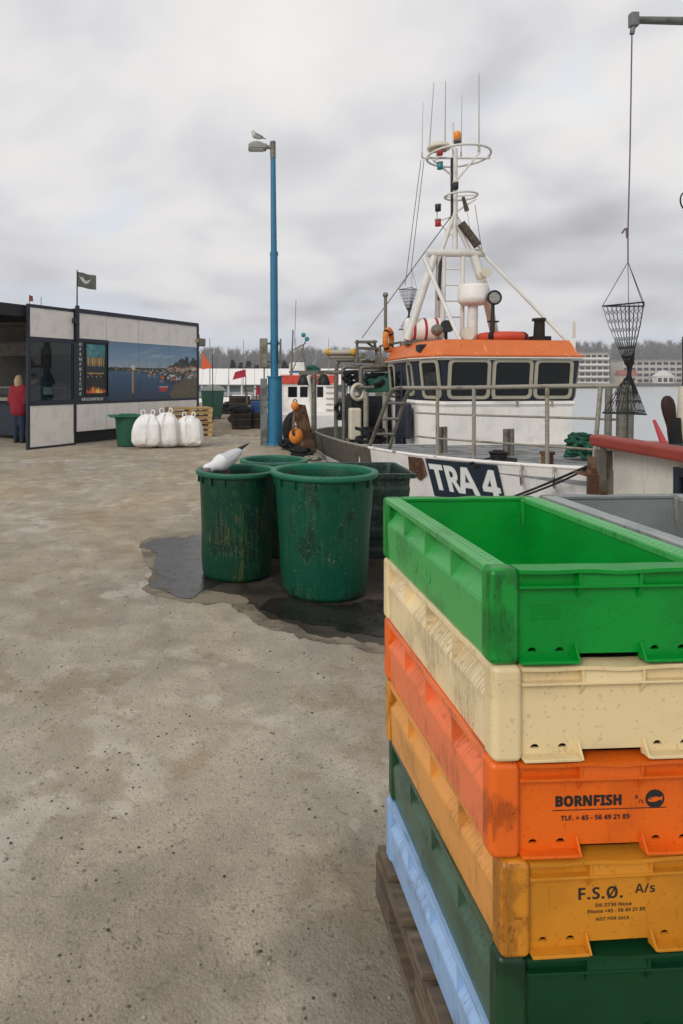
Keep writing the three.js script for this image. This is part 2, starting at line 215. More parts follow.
{ // harbour water out to the horizon
  const wb = tex(1024, 1024, (u, v) => 0.6 * fb(u, v, 20, 4, 201) + 0.4 * fb(u, v, 70, 3, 207), 1 / 9, false); wb.repeat.set(1 / 9, 1 / 5);
  const g = new THREE.PlaneGeometry(6000, 6000, 1, 1).rotateX(-Math.PI / 2).translate(0, -1.3, -400);
  const uv = g.attributes.uv, p = g.attributes.position; for (let i = 0; i < uv.count; i++) uv.setXY(i, p.getX(i), p.getZ(i));
  struct('water', g, new THREE.MeshPhysicalMaterial({ color: 0xb4baba, roughness: 0.2, bumpMap: wb, bumpScale: 0.03, side: THREE.DoubleSide }), { uv: 1 });
}
{ // the far bank: a low promenade and a wooded rise
  const pos = [], idx = [], nx = 140, nz = 16;
  for (let j = 0; j <= nz; j++) for (let i = 0; i <= nx; i++) { const x = -700 + i * 10, t = j / nz, d = 340 + t * 190 + 25 * fbm3(x * 0.004, 1, 0, 2); const h = j === 0 ? -1.6 : 0.2 + 15 * sstep(0.28, 1, t) * (1 + 0.5 * fbm3(x * 0.008, 2, t * 2, 3)) + 5 * sstep(170, 270, x) * sstep(0.2, 0.7, t); pos.push(x, h, -d); }
  for (let j = 0; j < nz; j++) for (let i = 0; i < nx; i++) { const a = j * (nx + 1) + i; idx.push(a, a + 1, a + nx + 1, a + 1, a + nx + 2, a + nx + 1); }
  const g = new THREE.BufferGeometry(); g.setAttribute('position', new THREE.Float32BufferAttribute(pos, 3)); g.setIndex(idx); g.computeVertexNormals();
  struct('far_shore', g, M(0x5b5a48, 0.95, { map: grime }));
  struct('far_promenade', box(90, 420, -1.6, 0.35, -331, -341), M(0x55534c, 0.9));
  // bare winter wood that reads as one mass
  const r = RNG(9), tg = []; 
  for (let k = 0; k < 3; k++) { const gs = [bar(V(0, 0, 0), V(0.2, 6, 0.1), 0.24, 0.12, 5)]; for (let b = 0; b < 34; b++) { const y = 2.2 + 6.2 * r(), a = r() * 6.28, l = (1.4 + 3 * r()) * (1.15 - y / 12), s = V(0.2 * y / 6, Math.min(y, 6), 0.1), e = s.clone().add(V(Math.cos(a) * l * 0.7, l * 0.95 + (y > 6 ? y - 6 : 0), Math.sin(a) * l * 0.7)); gs.push(bar(s, e, 0.09, 0.03, 3)); for (let c = 0; c < 3; c++) { const q = s.clone().lerp(e, 0.4 + 0.5 * r()); gs.push(bar(q, q.clone().add(V((r() - 0.5) * 1.6, 1.2 * r() + 0.3, (r() - 0.5) * 1.6)), 0.05, 0.02, 3)); } } tg.push(J(gs)); }
  const N = 560, c = new THREE.Color(), m = new THREE.Matrix4(), q = new THREE.Quaternion();
  tg.forEach((g3, k) => { const im = new THREE.InstancedMesh(g3, M(0xffffff, 0.95), N); for (let i = 0; i < N; i++) { const x = -260 + 640 * r(), t = 0.3 + 0.65 * r(), d = 340 + t * 190, h = 0.2 + 15 * sstep(0.28, 1, t) * 0.9 - 0.6 + 5 * sstep(170, 270, x) * sstep(0.2, 0.7, t), s = 1.1 + 0.7 * r(); q.setFromAxisAngle(UP, r() * 6.28); m.compose(V(x, h, -d), q, V(s * 1.1, s, s * 1.1)); im.setMatrixAt(i, m); const v = 0.1 + 0.07 * r(); im.setColorAt(i, c.setRGB(v * 1.12, v, v * 0.82)); } im.name = ['bare_wood', 'bare_wood_001', 'bare_wood_002'][k]; im.userData = { kind: 'stuff', label: 'leafless winter wood on the rise beyond the harbour', category: 'trees', group: 'bare woods on the far rise' }; scene.add(im); });
}
// far shore buildings
function farBlock(name, label, x0, x1, D, y1, storeys, bays, wallMat, roofFlat, balc) {
  const t = thing(name, label, 'building', V((x0 + x1) / 2, 0, -D)); const w = x1 - x0, h = y1 - 0.2;
  part(t, 'wall', box(x0, x1, 0.1, y1, -D, -D - 12), wallMat); part(t, 'roof', box(x0 - 0.5, x1 + 0.5, y1, y1 + 0.5, -D + 0.5, -D - 12.5), M(0x8a8580, 0.8));
  const wg = boxUV(box(-0.36 * w / bays, 0.36 * w / bays, 0, h / storeys * 0.5, 0, 0.12)), gm = mat.glassDark;
  for (let s = 0; s < storeys; s++) { for (let b = 0; b < bays; b++) { const m = new THREE.Mesh(wg, gm); m.name = 'window'; m.position.set(x0 + (b + 0.5) * w / bays - (x0 + x1) / 2, 0.1 + h * (s + 0.28) / storeys, 0.02); t.add(m); }
    if (balc) part(t, 'balcony', [box(x0 + 0.4, x1 - 0.4, 0.1 + h * s / storeys, 0.3 + h * s / storeys, -D + 0.05, -D + 1.5), box(x0 + 0.4, x1 - 0.4, 0.3 + h * s / storeys, 1.15 + h * s / storeys, -D + 1.44, -D + 1.5)], mat.white); }
  return t;
}
farBlock('apartment_block', 'cream apartment block with long white balconies across the water', 177, 196, 345, 16.5, 5, 6, M(0xc9bfa6, 0.8), 1, 1);
farBlock('hotel_block', 'long pale terrace of flats with rows of windows on far shore', 205, 262, 347, 12.6, 4, 16, M(0xb9b1a6, 0.8), 1, 0);
{ const t = thing('boathouse', 'small white gabled boathouse in front of the long terrace', 'building', V(224, 0, -343)); part(t, 'wall', box(219.5, 228.5, 0.2, 4, -341, -345), mat.white); part(t, 'roof', new THREE.ExtrudeGeometry(new THREE.Shape([[219, 4], [224, 7.2], [229, 4]].map(p => new THREE.Vector2(...p))), { depth: 4.5, bevelEnabled: false }).translate(0, 0, -345.2), mat.white); for (const x of [221, 224, 227]) part(t, 'window', box(x - 1, x + 1, 1, 3.2, -340.9, -341.1), mat.glassDark);
  const h = thing('red_roofed_house', 'low house with red tiled roof between the two blocks', 'building', V(203, 0, -338)); part(h, 'wall', box(197.5, 206.5, 0.2, 4.4, -336.5, -341.5), M(0xb5a48e, 0.8)); part(h, 'roof', new THREE.ExtrudeGeometry(new THREE.Shape([[-3, 4.4], [0, 7.4], [3, 4.4]].map(p => new THREE.Vector2(...p))), { depth: 9.8, bevelEnabled: false }).rotateY(Math.PI / 2).translate(197.1, 0, -339), M(0x8e4133, 0.8)); for (const x of [199.5, 202, 204.5]) part(h, 'window', box(x - 0.6, x + 0.6, 1.6, 3.2, -336.4, -336.6), mat.glassDark);
}
{ // long white-roofed hall on the opposite quay, left of the lamp post
  const D = 96, t = thing('harbour_hall', 'long low hall with white sloping roof beyond the yard', 'building', V(0, -1.3, -D));
  const hallGlass = new THREE.MeshPhysicalMaterial({ color: 0x596165, roughness: 0.15 });
  part(t, 'plinth', box(-9, 20, -1.6, -0.7, -D, -D - 10), mat.concrete); part(t, 'wall', box(-8.6, 19.6, -0.7, 1.1, -D - 0.4, -D - 9), M(0xa3a7a9, 0.6, { map: grime }));
  for (let x = -8.5; x < 19.5; x += 2.0) { part(t, 'roof_panel', quad(V(x, 1.02, -D + 0.5), V(x + 1.96, 1.02, -D + 0.5), V(x + 1.96, 3.5, -D - 5), V(x, 3.5, -D - 5)), mat.white); part(t, 'post', box(x - 0.06, x + 0.06, -0.7, 1.02, -D + 0.2, -D + 0.32), mat.white); part(t, 'window', box(x + 0.25, x + 1.75, -0.1, 0.8, -D - 0.36, -D - 0.44), hallGlass); }
  part(t, 'eave', box(-8.6, 19.6, 0.94, 1.02, -D + 0.5, -D - 0.3), mat.galLight);
  // evergreens and a thin bare trees row behind it
  const r = RNG(31);
  for (let i = 0; i < 9; i++) { const x = -3 + i * 1.7 + r(), h = 2.4 + 1.6 * r(), c = thing('conifer', ['small dark evergreen behind the white hall roof'][0], 'tree', V(x, 0, -118 - 4 * r()), 'evergreens behind the white hall'); const o = origins.get(c); part(c, 'trunk', bar(V(o.x, -1, o.z), V(o.x, h, o.z), 0.15, 0.05, 6), mat.wood); const gs = []; for (let k = 0; k < 260; k++) { const f = r(), a = r() * 6.28, q = Math.sqrt(r()) * (1 - f * 0.85) * 1.5, s = 0.28 * (0.5 + r()); gs.push(new THREE.TetrahedronGeometry(s).scale(1.4, 0.5, 1).rotateY(r() * 6).translate(o.x + Math.cos(a) * q, 0.6 + f * (h + 1.2), o.z + Math.sin(a) * q)); } part(c, 'crown', gs, M(0x2c3527, 0.95)); }
  struct('hall_bank', box(-60, 40, -2, 0.1, -108, -130), M(0x5b5a48, 0.95));
}

// ================================================================ FISH CRATES AND PALLET
const font = await new FontLoader().loadAsync('fonts/droid/droid_sans_bold.typeface.json');
const CW = 0.225, CL = 0.4, CH = 0.192;
const crateGeo = (() => {
  const body = [], rim = [], inner = [];
  inner.push(box(-0.172, 0.172, 0.008, 0.014, -0.352, 0.352));
  for (const s of [-1, 1]) {
    inner.push(quad(V(s * 0.168, 0.012, -0.355), V(s * 0.168, 0.012, 0.355), V(s * 0.184, 0.182, 0.36), V(s * 0.184, 0.182, -0.36)));
    inner.push(quad(V(-0.172, 0.012, s * 0.35), V(0.172, 0.012, s * 0.35), V(0.185, 0.182, s * 0.366), V(-0.185, 0.182, s * 0.366)));
    // outer long wall: upright below, hollowed under the rim
    const x0 = s * 0.2175, x1 = s * 0.2225, xi = s * 0.191, ya = 0.002, yb = 0.113, yc = 0.177;
    body.push(quad(V(x0, ya, -0.362), V(x0, ya, 0.362), V(x1, yb - 0.004, 0.362), V(x1, yb - 0.004, -0.362)), quad(V(x1, yb - 0.004, -0.362), V(x1, yb - 0.004, 0.362), V(s * 0.2195, yb + 0.003, 0.362), V(s * 0.2195, yb + 0.003, -0.362)), quad(V(s * 0.2195, yb + 0.003, -0.362), V(s * 0.2195, yb + 0.003, 0.362), V(s * 0.199, 0.142, 0.362), V(s * 0.199, 0.142, -0.362)), quad(V(s * 0.199, 0.142, -0.362), V(s * 0.199, 0.142, 0.362), V(xi - s * 0.003, yc, 0.362), V(xi - s * 0.003, yc, -0.362)), quad(V(x0, ya, -0.362), V(x0, ya, 0.362), V(s * 0.17, ya, 0.362), V(s * 0.17, ya, -0.362)));
    for (let k = 0; k <= 4; k++) { const z = -0.362 + 0.181 * k; const sh = new THREE.Shape([[0.188, yb - 0.006], [0.2222, yb - 0.006], [0.2232, yc + 0.002], [0.188, yc + 0.002]].map(p => new THREE.Vector2(s * p[0], p[1]))); body.push(new THREE.ExtrudeGeometry(sh, { depth: 0.005, bevelEnabled: false }).translate(0, 0, z - 0.0025)); }
    // perforated rim
    const rs = new THREE.Shape([[-0.021, -0.362], [0.021, -0.362], [0.021, 0.362], [-0.021, 0.362]].map(p => new THREE.Vector2(...p)));
    for (let k = 0; k < 40; k++) for (const o of [0, 1]) { const z = -0.345 + k * 0.0176 + o * 0.0088, x = s * (-0.0125 + o * 0.0115), h = new THREE.Path(); h.moveTo(x - 0.004, z - 0.0032); h.lineTo(x + 0.004, z - 0.0032); h.lineTo(x + 0.004, z + 0.0032); h.lineTo(x - 0.004, z + 0.0032); h.closePath(); rs.holes.push(h); }
    rim.push(new THREE.ExtrudeGeometry(rs, { depth: 0.005, bevelEnabled: true, bevelThickness: 0.0012, bevelSize: 0.0008, bevelSegments: 1 }).rotateX(-Math.PI / 2).translate(s * 0.2035, 0.1862, 0));
    rim.push(box(s * 0.1835, s * 0.2245, 0.177, 0.1835, -0.362, 0.362));
    rim.push(rbox(s * 0.219, s * 0.2255, 0.176, 0.1918, -0.365, 0.365, 0.003));
    rim.push(rbox(s * 0.1805, s * 0.1865, 0.174, 0.1912, -0.362, 0.362, 0.003));
  }
  const posts = []; for (const a of [-1, 1]) for (const b of [-1, 1]) posts.push(rbox(a * 0.17, a * 0.226, 0, 0.1925, b * 0.352, b * 0.4015, 0.013, 4));
  const ends = [], lips = [];
  for (const b of [-1, 1]) {
    const s = new THREE.Shape([[-0.171, 0.002], [-0.062, 0.002], [-0.06, 0.016], [0.06, 0.016], [0.062, 0.002], [0.171, 0.002], [0.171, 0.186], [-0.171, 0.186]].map(p => new THREE.Vector2(...p)));
    for (const x of [-0.142, -0.09, 0.09, 0.142]) { const h = new THREE.Path(); h.absarc(x, 0.021, 0.0085, 0, Math.PI, false); h.closePath(); s.holes.push(h); }
    const e = [new THREE.ExtrudeGeometry(s, { depth: 0.005, bevelEnabled: false, curveSegments: 8 }).translate(0, 0, 0.3805)];
    e.push(rbox(-0.171, 0.171, 0.1515, 0.157, 0.384, 0.3995, 0.0015, 1));
    for (const x of [-0.057, 0.057]) { e.push(box(x - 0.0025, x + 0.0025, 0.155, 0.182, 0.384, 0.3985)); e.push(new THREE.ExtrudeGeometry(new THREE.Shape([[0, 0], [0.013, 0], [0, -0.026]].map(p => new THREE.Vector2(...p))), { depth: 0.004, bevelEnabled: false }).rotateY(-Math.PI / 2).translate(x + 0.002, 0.152, 0.385)); }
    e.push(quad(V(-0.055, 0.156, 0.3975), V(0.055, 0.156, 0.3975), V(0.055, 0.183, 0.391), V(-0.055, 0.183, 0.391)));
    for (const q of [-1, 1]) { e.push(rbox(q * 0.17, q * 0.064, 0.003, 0.0095, 0.384, 0.407, 0.002, 1)); e.push(new THREE.ExtrudeGeometry(new THREE.Shape([[0, 0], [0.022, 0], [0.004, 0.03], [0, 0.03]].map(p => new THREE.Vector2(...p))), { depth: 0.004, bevelEnabled: false }).rotateY(-Math.PI / 2).translate(q * 0.062 + 0.002, 0.006, 0.385)); }
    // the top lip, bent a little by use
    const lip = new THREE.BoxGeometry(0.345, 0.0075, 0.042, 24, 1, 2).translate(0, 0.1866, 0.3815), p = lip.attributes.position; for (let i = 0; i < p.count; i++) { const x = p.getX(i), w = (p.getZ(i) > 0.39 ? 1 : 0.25); p.setY(i, p.getY(i) - w * (0.0028 * Math.exp(-Math.pow((x - 0.01) / 0.035, 2)) + 0.001 * Math.sin(x * 40))); } lip.computeVertexNormals();
    ends.push(J(e).rotateY(b > 0 ? 0 : Math.PI)); lips.push(lip.rotateY(b > 0 ? 0 : Math.PI));
  }
  const bg = boxUV(J(body)), bp = bg.attributes.position; for (let i = 0; i < bp.count; i++) bg.attributes.uv.setXY(i, bp.getZ(i), bp.getY(i));
  return { body: bg, inner: boxUV(J(inner)), rim: boxUV(J(rim)), posts: posts.map(g => boxUV(g)), ends: ends.map(g => boxUV(g)), lips: lips.map(g => boxUV(g)) };
})();
const STACK = V(0.648, 0, -1.528), YAW = 0.05, PITCHY = 0.175, PALLET = 0.15;
const sheenBleach = (c) => { const m = Math.max(c.r, c.g, c.b), f = x => x + 0.055 * (1 - x) + 0.35 * x * (1 - m); return lin(f(c.r), f(c.g), f(c.b)); };   // paler outer plastic: grazing sky sheen painted into the colour, besides some bleaching
function crate(label, color, level, off = [0, 0], dyaw = 0, extra = 0, wear = scuffHeavy) {
  const o = V(STACK.x + extra * Math.cos(YAW) + off[0], PALLET + 0.0015 + level * PITCHY, STACK.z - extra * Math.sin(YAW) + off[1]);
  const t = thing('fish_crate', label, 'crate', o, 'fish crates stacked on the pallet', true); t.rotation.y = YAW + dyaw; t.scale.set(1, 0.906, 0.915);
  const mk = (mp, ox) => { const q = mp.clone(); q.offset.set(ox, level * 0.37); q.repeat.set(1.6, 1.6); q.needsUpdate = true; return q; };
  const pm = new THREE.MeshPhysicalMaterial({ color, specularIntensity: 0.55, roughness: 0.4, map: mk(scuffLight, level * 0.31), side: THREE.DoubleSide }), wm = new THREE.MeshPhysicalMaterial({ color: sheenBleach(color), roughness: 0.36, map: mk(streakTex, level * 0.53), bumpMap: fineBump, bumpScale: 0.0006, side: THREE.DoubleSide });  // outer walls and rims get a lighter copy with painted sheen, plus streaky wear
  const wmap = mk(worn, level * 0.21); wmap.repeat.set(5, 2.4); const post = new THREE.MeshStandardMaterial({ color, roughness: 0.42, map: wear === scuffLight ? mk(scuffLight, 0.3) : wmap, bumpMap: fineBump, bumpScale: 0.0006, side: THREE.DoubleSide });
  const add = (n, g, m, p = t) => { const k = new THREE.Mesh(g, m); k.name = n; p.add(k); return k; };
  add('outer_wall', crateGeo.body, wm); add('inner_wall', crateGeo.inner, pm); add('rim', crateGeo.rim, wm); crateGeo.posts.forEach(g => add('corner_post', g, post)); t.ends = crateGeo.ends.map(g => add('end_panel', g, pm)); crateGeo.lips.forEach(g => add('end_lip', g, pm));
  return t;
}
function printOn(t, W, H, w, h, x, y, draw) {
  const c = document.createElement('canvas'); c.width = W; c.height = H; const k = c.getContext('2d'); draw(k, W, H);
  k.globalCompositeOperation = 'destination-out'; const r = RNG(W + H); for (let i = 0; i < 260; i++) { k.globalAlpha = 0.5 * r(); k.beginPath(); k.ellipse(r() * W, r() * H, 1 + 3 * r(), 1 + 7 * r() * r(), r(), 0, 7); k.fill(); }
  const tx = new THREE.CanvasTexture(c); tx.colorSpace = THREE.SRGBColorSpace;
  const m = new THREE.Mesh(new THREE.PlaneGeometry(w, h).translate(x, y, 0.3862), new THREE.MeshStandardMaterial({ map: tx, transparent: true, roughness: 0.6 })); m.name = 'print'; t.ends[1].add(m); return m;
}
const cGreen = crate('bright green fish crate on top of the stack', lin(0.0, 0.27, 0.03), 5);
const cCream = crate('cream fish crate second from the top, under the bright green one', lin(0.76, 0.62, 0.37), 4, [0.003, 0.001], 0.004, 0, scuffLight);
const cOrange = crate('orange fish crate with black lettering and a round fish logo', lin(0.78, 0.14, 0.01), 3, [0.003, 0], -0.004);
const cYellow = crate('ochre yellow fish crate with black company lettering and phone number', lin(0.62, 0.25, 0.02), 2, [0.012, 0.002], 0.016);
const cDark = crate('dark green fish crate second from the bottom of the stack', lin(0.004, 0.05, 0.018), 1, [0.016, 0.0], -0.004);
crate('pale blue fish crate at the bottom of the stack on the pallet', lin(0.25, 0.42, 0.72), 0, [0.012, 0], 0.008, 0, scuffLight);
printOn(cOrange, 760, 260, 0.222, 0.079, 0.004, 0.088, (k, W, H) => {
  k.fillStyle = k.strokeStyle = '#1b1a1c'; k.font = 'bold 92px sans-serif'; k.textBaseline = 'alphabetic'; k.lineWidth = 7; k.lineJoin = 'round'; k.save(); k.translate(20, 110); k.scale(0.95, 1); k.fillText('BORNFISH', 0, 0); k.strokeText('BORNFISH', 0, 0); k.restore();
  k.font = 'bold 40px sans-serif'; k.fillText('A', 536, 76); k.fillText('/s', 560, 104); k.fillRect(8, 134, 735, 6);
  k.beginPath(); k.arc(668, 78, 62, 0, 7); k.fill(); k.globalCompositeOperation = 'destination-out'; k.beginPath(); k.ellipse(662, 82, 40, 17, -0.15, 0, 7); k.fill(); k.beginPath(); k.moveTo(690, 76); k.lineTo(720, 58); k.lineTo(714, 96); k.fill(); k.globalCompositeOperation = 'source-over'; k.beginPath(); k.arc(640, 80, 5, 0, 7); k.fill();
  k.font = 'bold 44px sans-serif'; k.lineWidth = 1.5; k.fillText('TLF. + 45 - 56 49 21 89', 60, 206, 500); k.strokeText('TLF. + 45 - 56 49 21 89', 60, 206, 500);
});
printOn(cYellow, 640, 300, 0.178, 0.083, 0.0, 0.092, (k, W, H) => {
  k.fillStyle = '#20211f'; k.font = 'bold 120px sans-serif'; k.fillText('F.S.Ø.', 40, 120, 370); k.font = 'bold 92px sans-serif'; k.fillText('A/s', 440, 92, 160);
  k.font = 'bold 38px sans-serif'; k.fillText('DK-3730 Nexø', 165, 180); k.fillText('Phone +45 - 56 49 21 89', 110, 224, 400); k.font = 'bold 34px sans-serif'; k.fillText('NOT FOR SALE', 168, 280, 270);
});
{ // raised characters on the long side and a small raised maker's plate on the end of the green crate
  const gm = cGreen.children[0].material, tg = J([...'B19U'].map((ch, i) => new TextGeometry(ch, { font, size: 0.055, depth: 0.0025, curveSegments: 5 }).translate(i * 0.09, 0, 0))).rotateY(-Math.PI / 2).translate(-0.2195, 0.045, -0.28);
  const m = new THREE.Mesh(boxUV(tg), gm); m.name = 'raised_lettering'; cGreen.children[0].add(m);
  const bars = []; const r = RNG(8); for (let j = 0; j < 4; j++) { let x = -0.145; while (x < -0.09) { const w = 0.002 + 0.004 * r(); bars.push(box(x, x + w, 0.085 + j * 0.009, 0.09 + j * 0.009, 0.385, 0.3866)); x += w + 0.0018; } }
  const e = new THREE.Mesh(boxUV(J(bars)), cGreen.ends[1].material); e.name = 'raised_mark'; cGreen.ends[1].add(e);
}
// second stack to the right, of which the photograph shows the grey top crate
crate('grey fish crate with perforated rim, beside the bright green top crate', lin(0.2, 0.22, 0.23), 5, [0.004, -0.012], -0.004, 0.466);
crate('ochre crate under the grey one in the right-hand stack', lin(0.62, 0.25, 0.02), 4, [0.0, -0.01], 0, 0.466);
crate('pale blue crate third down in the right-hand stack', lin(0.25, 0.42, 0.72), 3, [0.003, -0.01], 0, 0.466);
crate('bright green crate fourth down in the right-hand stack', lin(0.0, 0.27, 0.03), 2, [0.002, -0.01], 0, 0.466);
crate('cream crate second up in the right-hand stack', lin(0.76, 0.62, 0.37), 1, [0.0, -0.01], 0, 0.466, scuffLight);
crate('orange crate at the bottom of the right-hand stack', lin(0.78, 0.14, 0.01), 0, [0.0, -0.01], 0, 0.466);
{ // pallet
  const t = thing('wooden_pallet', 'weathered wooden pallet under the stacked fish crates', 'pallet', V(0.985, 0.006, -1.51), null, true); t.rotation.y = 0.05;
  const r = RNG(3), x0 = -0.575, x1 = 0.575, z0 = -0.44, z1 = 0.44;
  for (let k = 0; k < 6; k++) { const z = z0 + k * 0.15; part(t, 'deck_board', rbox(x0 + 0.012 * r(), x1 - 0.012 * r(), 0.121, 0.143, z, z + 0.112 + 0.012 * r(), 0.003, 1), mat.wood); }
  for (const x of [x0 + 0.05, 0, x1 - 0.05]) { part(t, 'stringer_board', rbox(x - 0.048, x + 0.048, 0.1, 0.1205, z0, z1, 0.003, 1), mat.wood); part(t, 'bottom_board', rbox(x - 0.048, x + 0.048, 0.0, 0.021, z0, z1, 0.003, 1), mat.wood); for (const z of [z0 + 0.07, 0, z1 - 0.07]) part(t, 'block', rbox(x - 0.047, x + 0.047, 0.0215, 0.0995, z - 0.068, z + 0.068, 0.003, 1), mat.wood); }
}

// ================================================================ GREEN TUBS
function tub(label, x, D, h, rt, rb, color, mp) {
  const t = thing('round_tub', label, 'tub', V(x, 0, -D), 'round green tubs on the quay', true);
  const w = 0.012, pr = [[0.001, 0.004], [rb - 0.04, 0.004], [rb - 0.008, 0.012], [rb, 0.04]]; for (let k = 1; k <= 14; k++) { const f = k / 14; pr.push([lerp(rb, rt - 0.035, Math.pow(f, 0.9)) + 0.004 * Math.sin(f * 9) * (1 - f), 0.04 + f * (h - 0.08)]); }
  const inn = []; for (let k = 14; k >= 0; k--) { const f = k / 14; inn.push([lerp(rb, rt - 0.035, Math.pow(f, 0.9)) - w, 0.045 + f * (h - 0.085)]); } inn.push([0.001, 0.03]);
  const m1 = mp.clone(); m1.offset.set(x * 3.1, D * 1.7); m1.repeat.set(1, 1); m1.needsUpdate = true;
  const bm = new THREE.MeshPhysicalMaterial({ map: m1, specularIntensity: 0.5, roughness: 0.46, bumpMap: fineBump, bumpScale: 0.002, side: THREE.DoubleSide });
  const g = lathe([...pr, ...inn], 64), uv = g.attributes.uv, p = g.attributes.position; for (let i = 0; i < uv.count; i++) uv.setXY(i, uv.getX(i) * 3, p.getY(i));
  const b = part(t, 'body', g, bm, { uv: 1 });
  part(t, 'rim', lathe([[rt - 0.047, h - 0.05], [rt - 0.032, h - 0.05], [rt - 0.012, h - 0.042], [rt - 0.001, h - 0.03], [rt, h - 0.012], [rt - 0.006, h - 0.002], [rt - 0.022, h], [rt - 0.044, h - 0.004], [rt - 0.05, h - 0.018], [rt - 0.047, h - 0.05]], 64), new THREE.MeshStandardMaterial({ color: color.clone().multiplyScalar(1.3), map: scuffHeavy, roughness: 0.5, side: THREE.DoubleSide }));
  for (let k = 0; k < 16; k++) { const a = k / 16 * 6.283 + 0.1; part(b, 'rim_rib', box(-0.004, 0.004, h - 0.1, h - 0.045, rt - 0.042, rt - 0.018).rotateY(a), bm); }
  return t;
}
const tubFront = tub('large round green tub standing nearest, pale rope inside', 0.58, 4.71, 0.89, 0.395, 0.305, lin(0.005, 0.11, 0.065), slime);
const tubGull = tub('slimy round green tub with a gull on its rim', -0.065, 5.12, 0.84, 0.33, 0.275, lin(0.006, 0.085, 0.05), slime2);
const tubBack = tub('round green tub half hidden behind the other two', 0.26, 5.78, 0.84, 0.31, 0.26, lin(0.006, 0.09, 0.055), slime2);
{ // square tub behind
  const t = thing('square_tub', 'dark green square tub with ribbed sides behind the round tubs', 'tub', V(1.06, 0, -5.84), null, true); const h = 0.75, m = new THREE.MeshStandardMaterial({ map: slime3, roughness: 0.5, side: THREE.DoubleSide });
  const rr4 = (hw, hd, r) => { const s = new THREE.Shape(); s.moveTo(-hw + r, -hd); s.lineTo(hw - r, -hd); s.quadraticCurveTo(hw, -hd, hw, -hd + r); s.lineTo(hw, hd - r); s.quadraticCurveTo(hw, hd, hw - r, hd); s.lineTo(-hw + r, hd); s.quadraticCurveTo(-hw, hd, -hw, hd - r); s.lineTo(-hw, -hd + r); s.quadraticCurveTo(-hw, -hd, -hw + r, -hd); return s.getPoints(6); };
  const loft = (rings) => { const tr = []; for (let k = 0; k < rings.length - 1; k++) { const a = rings[k], b = rings[k + 1]; for (let i = 0; i < a.length; i++) { const j = (i + 1) % a.length; tr.push(a[i], a[j], b[j], a[i], b[j], b[i]); } } return mesh(tr); };
  const ring = (hw, hd, y) => rr4(hw, hd, 0.06).map(p => V(p.x, y, p.y)); const rings = []; for (let k = 0; k <= 24; k++) { const f = k / 24, e = 0.3 + 0.07 * f + (k % 6 < 3 ? 0.008 : 0); rings.push(ring(e, e * 0.98, 0.01 + f * (h - 0.03))); } for (let k = 8; k >= 0; k--) { const f = k / 8, e = 0.285 + 0.07 * f; rings.push(ring(e, e * 0.98, 0.04 + f * (h - 0.06))); }
  part(t, 'body', [loft(rings), box(-0.29, 0.29, 0.012, 0.04, -0.28, 0.28)], m); part(t, 'rim', loft([ring(0.36, 0.355, h - 0.045), ring(0.405, 0.4, h - 0.04), ring(0.408, 0.403, h - 0.005), ring(0.4, 0.395, h), ring(0.365, 0.36, h), ring(0.358, 0.353, h - 0.03)]), m);
}
// ropes lying in the tubs
function coil(name, label, c, R, r, n, m, seed, hgt = 0.1, o = {}) { const q = RNG(seed), pts = []; for (let i = 0; i < n; i++) { const a = i * 1.9 + q(), k = R * (0.35 + 0.65 * q()); pts.push(V(c.x + Math.cos(a) * k, c.y + r + hgt * q() * (1 - 0.5 * k / R), c.z + Math.sin(a) * k)); } return single(name, label, 'rope', pipe(pts, r, n * 9, 6), m, o); }
coil('rope_pile', 'pale rope bundled in the nearest green tub', V(0.55, 0.66, -4.74), 0.27, 0.014, 46, mat.paleRope, 4, 0.2);
coil('rope_pile', 'teal rope tangle in the tub with the gull', V(-0.04, 0.62, -5.12), 0.22, 0.012, 44, mat.tealRope, 6, 0.2);
coil('rope_pile', 'teal rope loop in the rear round tub', V(0.3, 0.66, -5.78), 0.2, 0.012, 34, mat.tealRope, 9, 0.2);
for (const [x, y, D, R] of [[0.57, 0.0, 4.72, 0.285], [-0.06, 0.0, 5.12, 0.25], [0.28, 0.0, 5.78, 0.24]]) single('net_heap', { 0.285: 'dark wet netting filling the nearest tub', 0.25: 'dark netting filling the tub under the gull', 0.24: 'dark netting filling the rear round tub' }[R], 'net', (() => { const g = new THREE.CylinderGeometry(R * 1.02, R * 0.93, 0.62, 30, 6).translate(x, 0.36, -D), p = g.attributes.position; for (let i = 0; i < p.count; i++) { const yy = p.getY(i); if (yy > 0.6) p.setY(i, yy + 0.14 * fbm3(p.getX(i) * 7, 1, p.getZ(i) * 7, 3) - 0.02); } g.computeVertexNormals(); return g; })(), mat.darkNet);

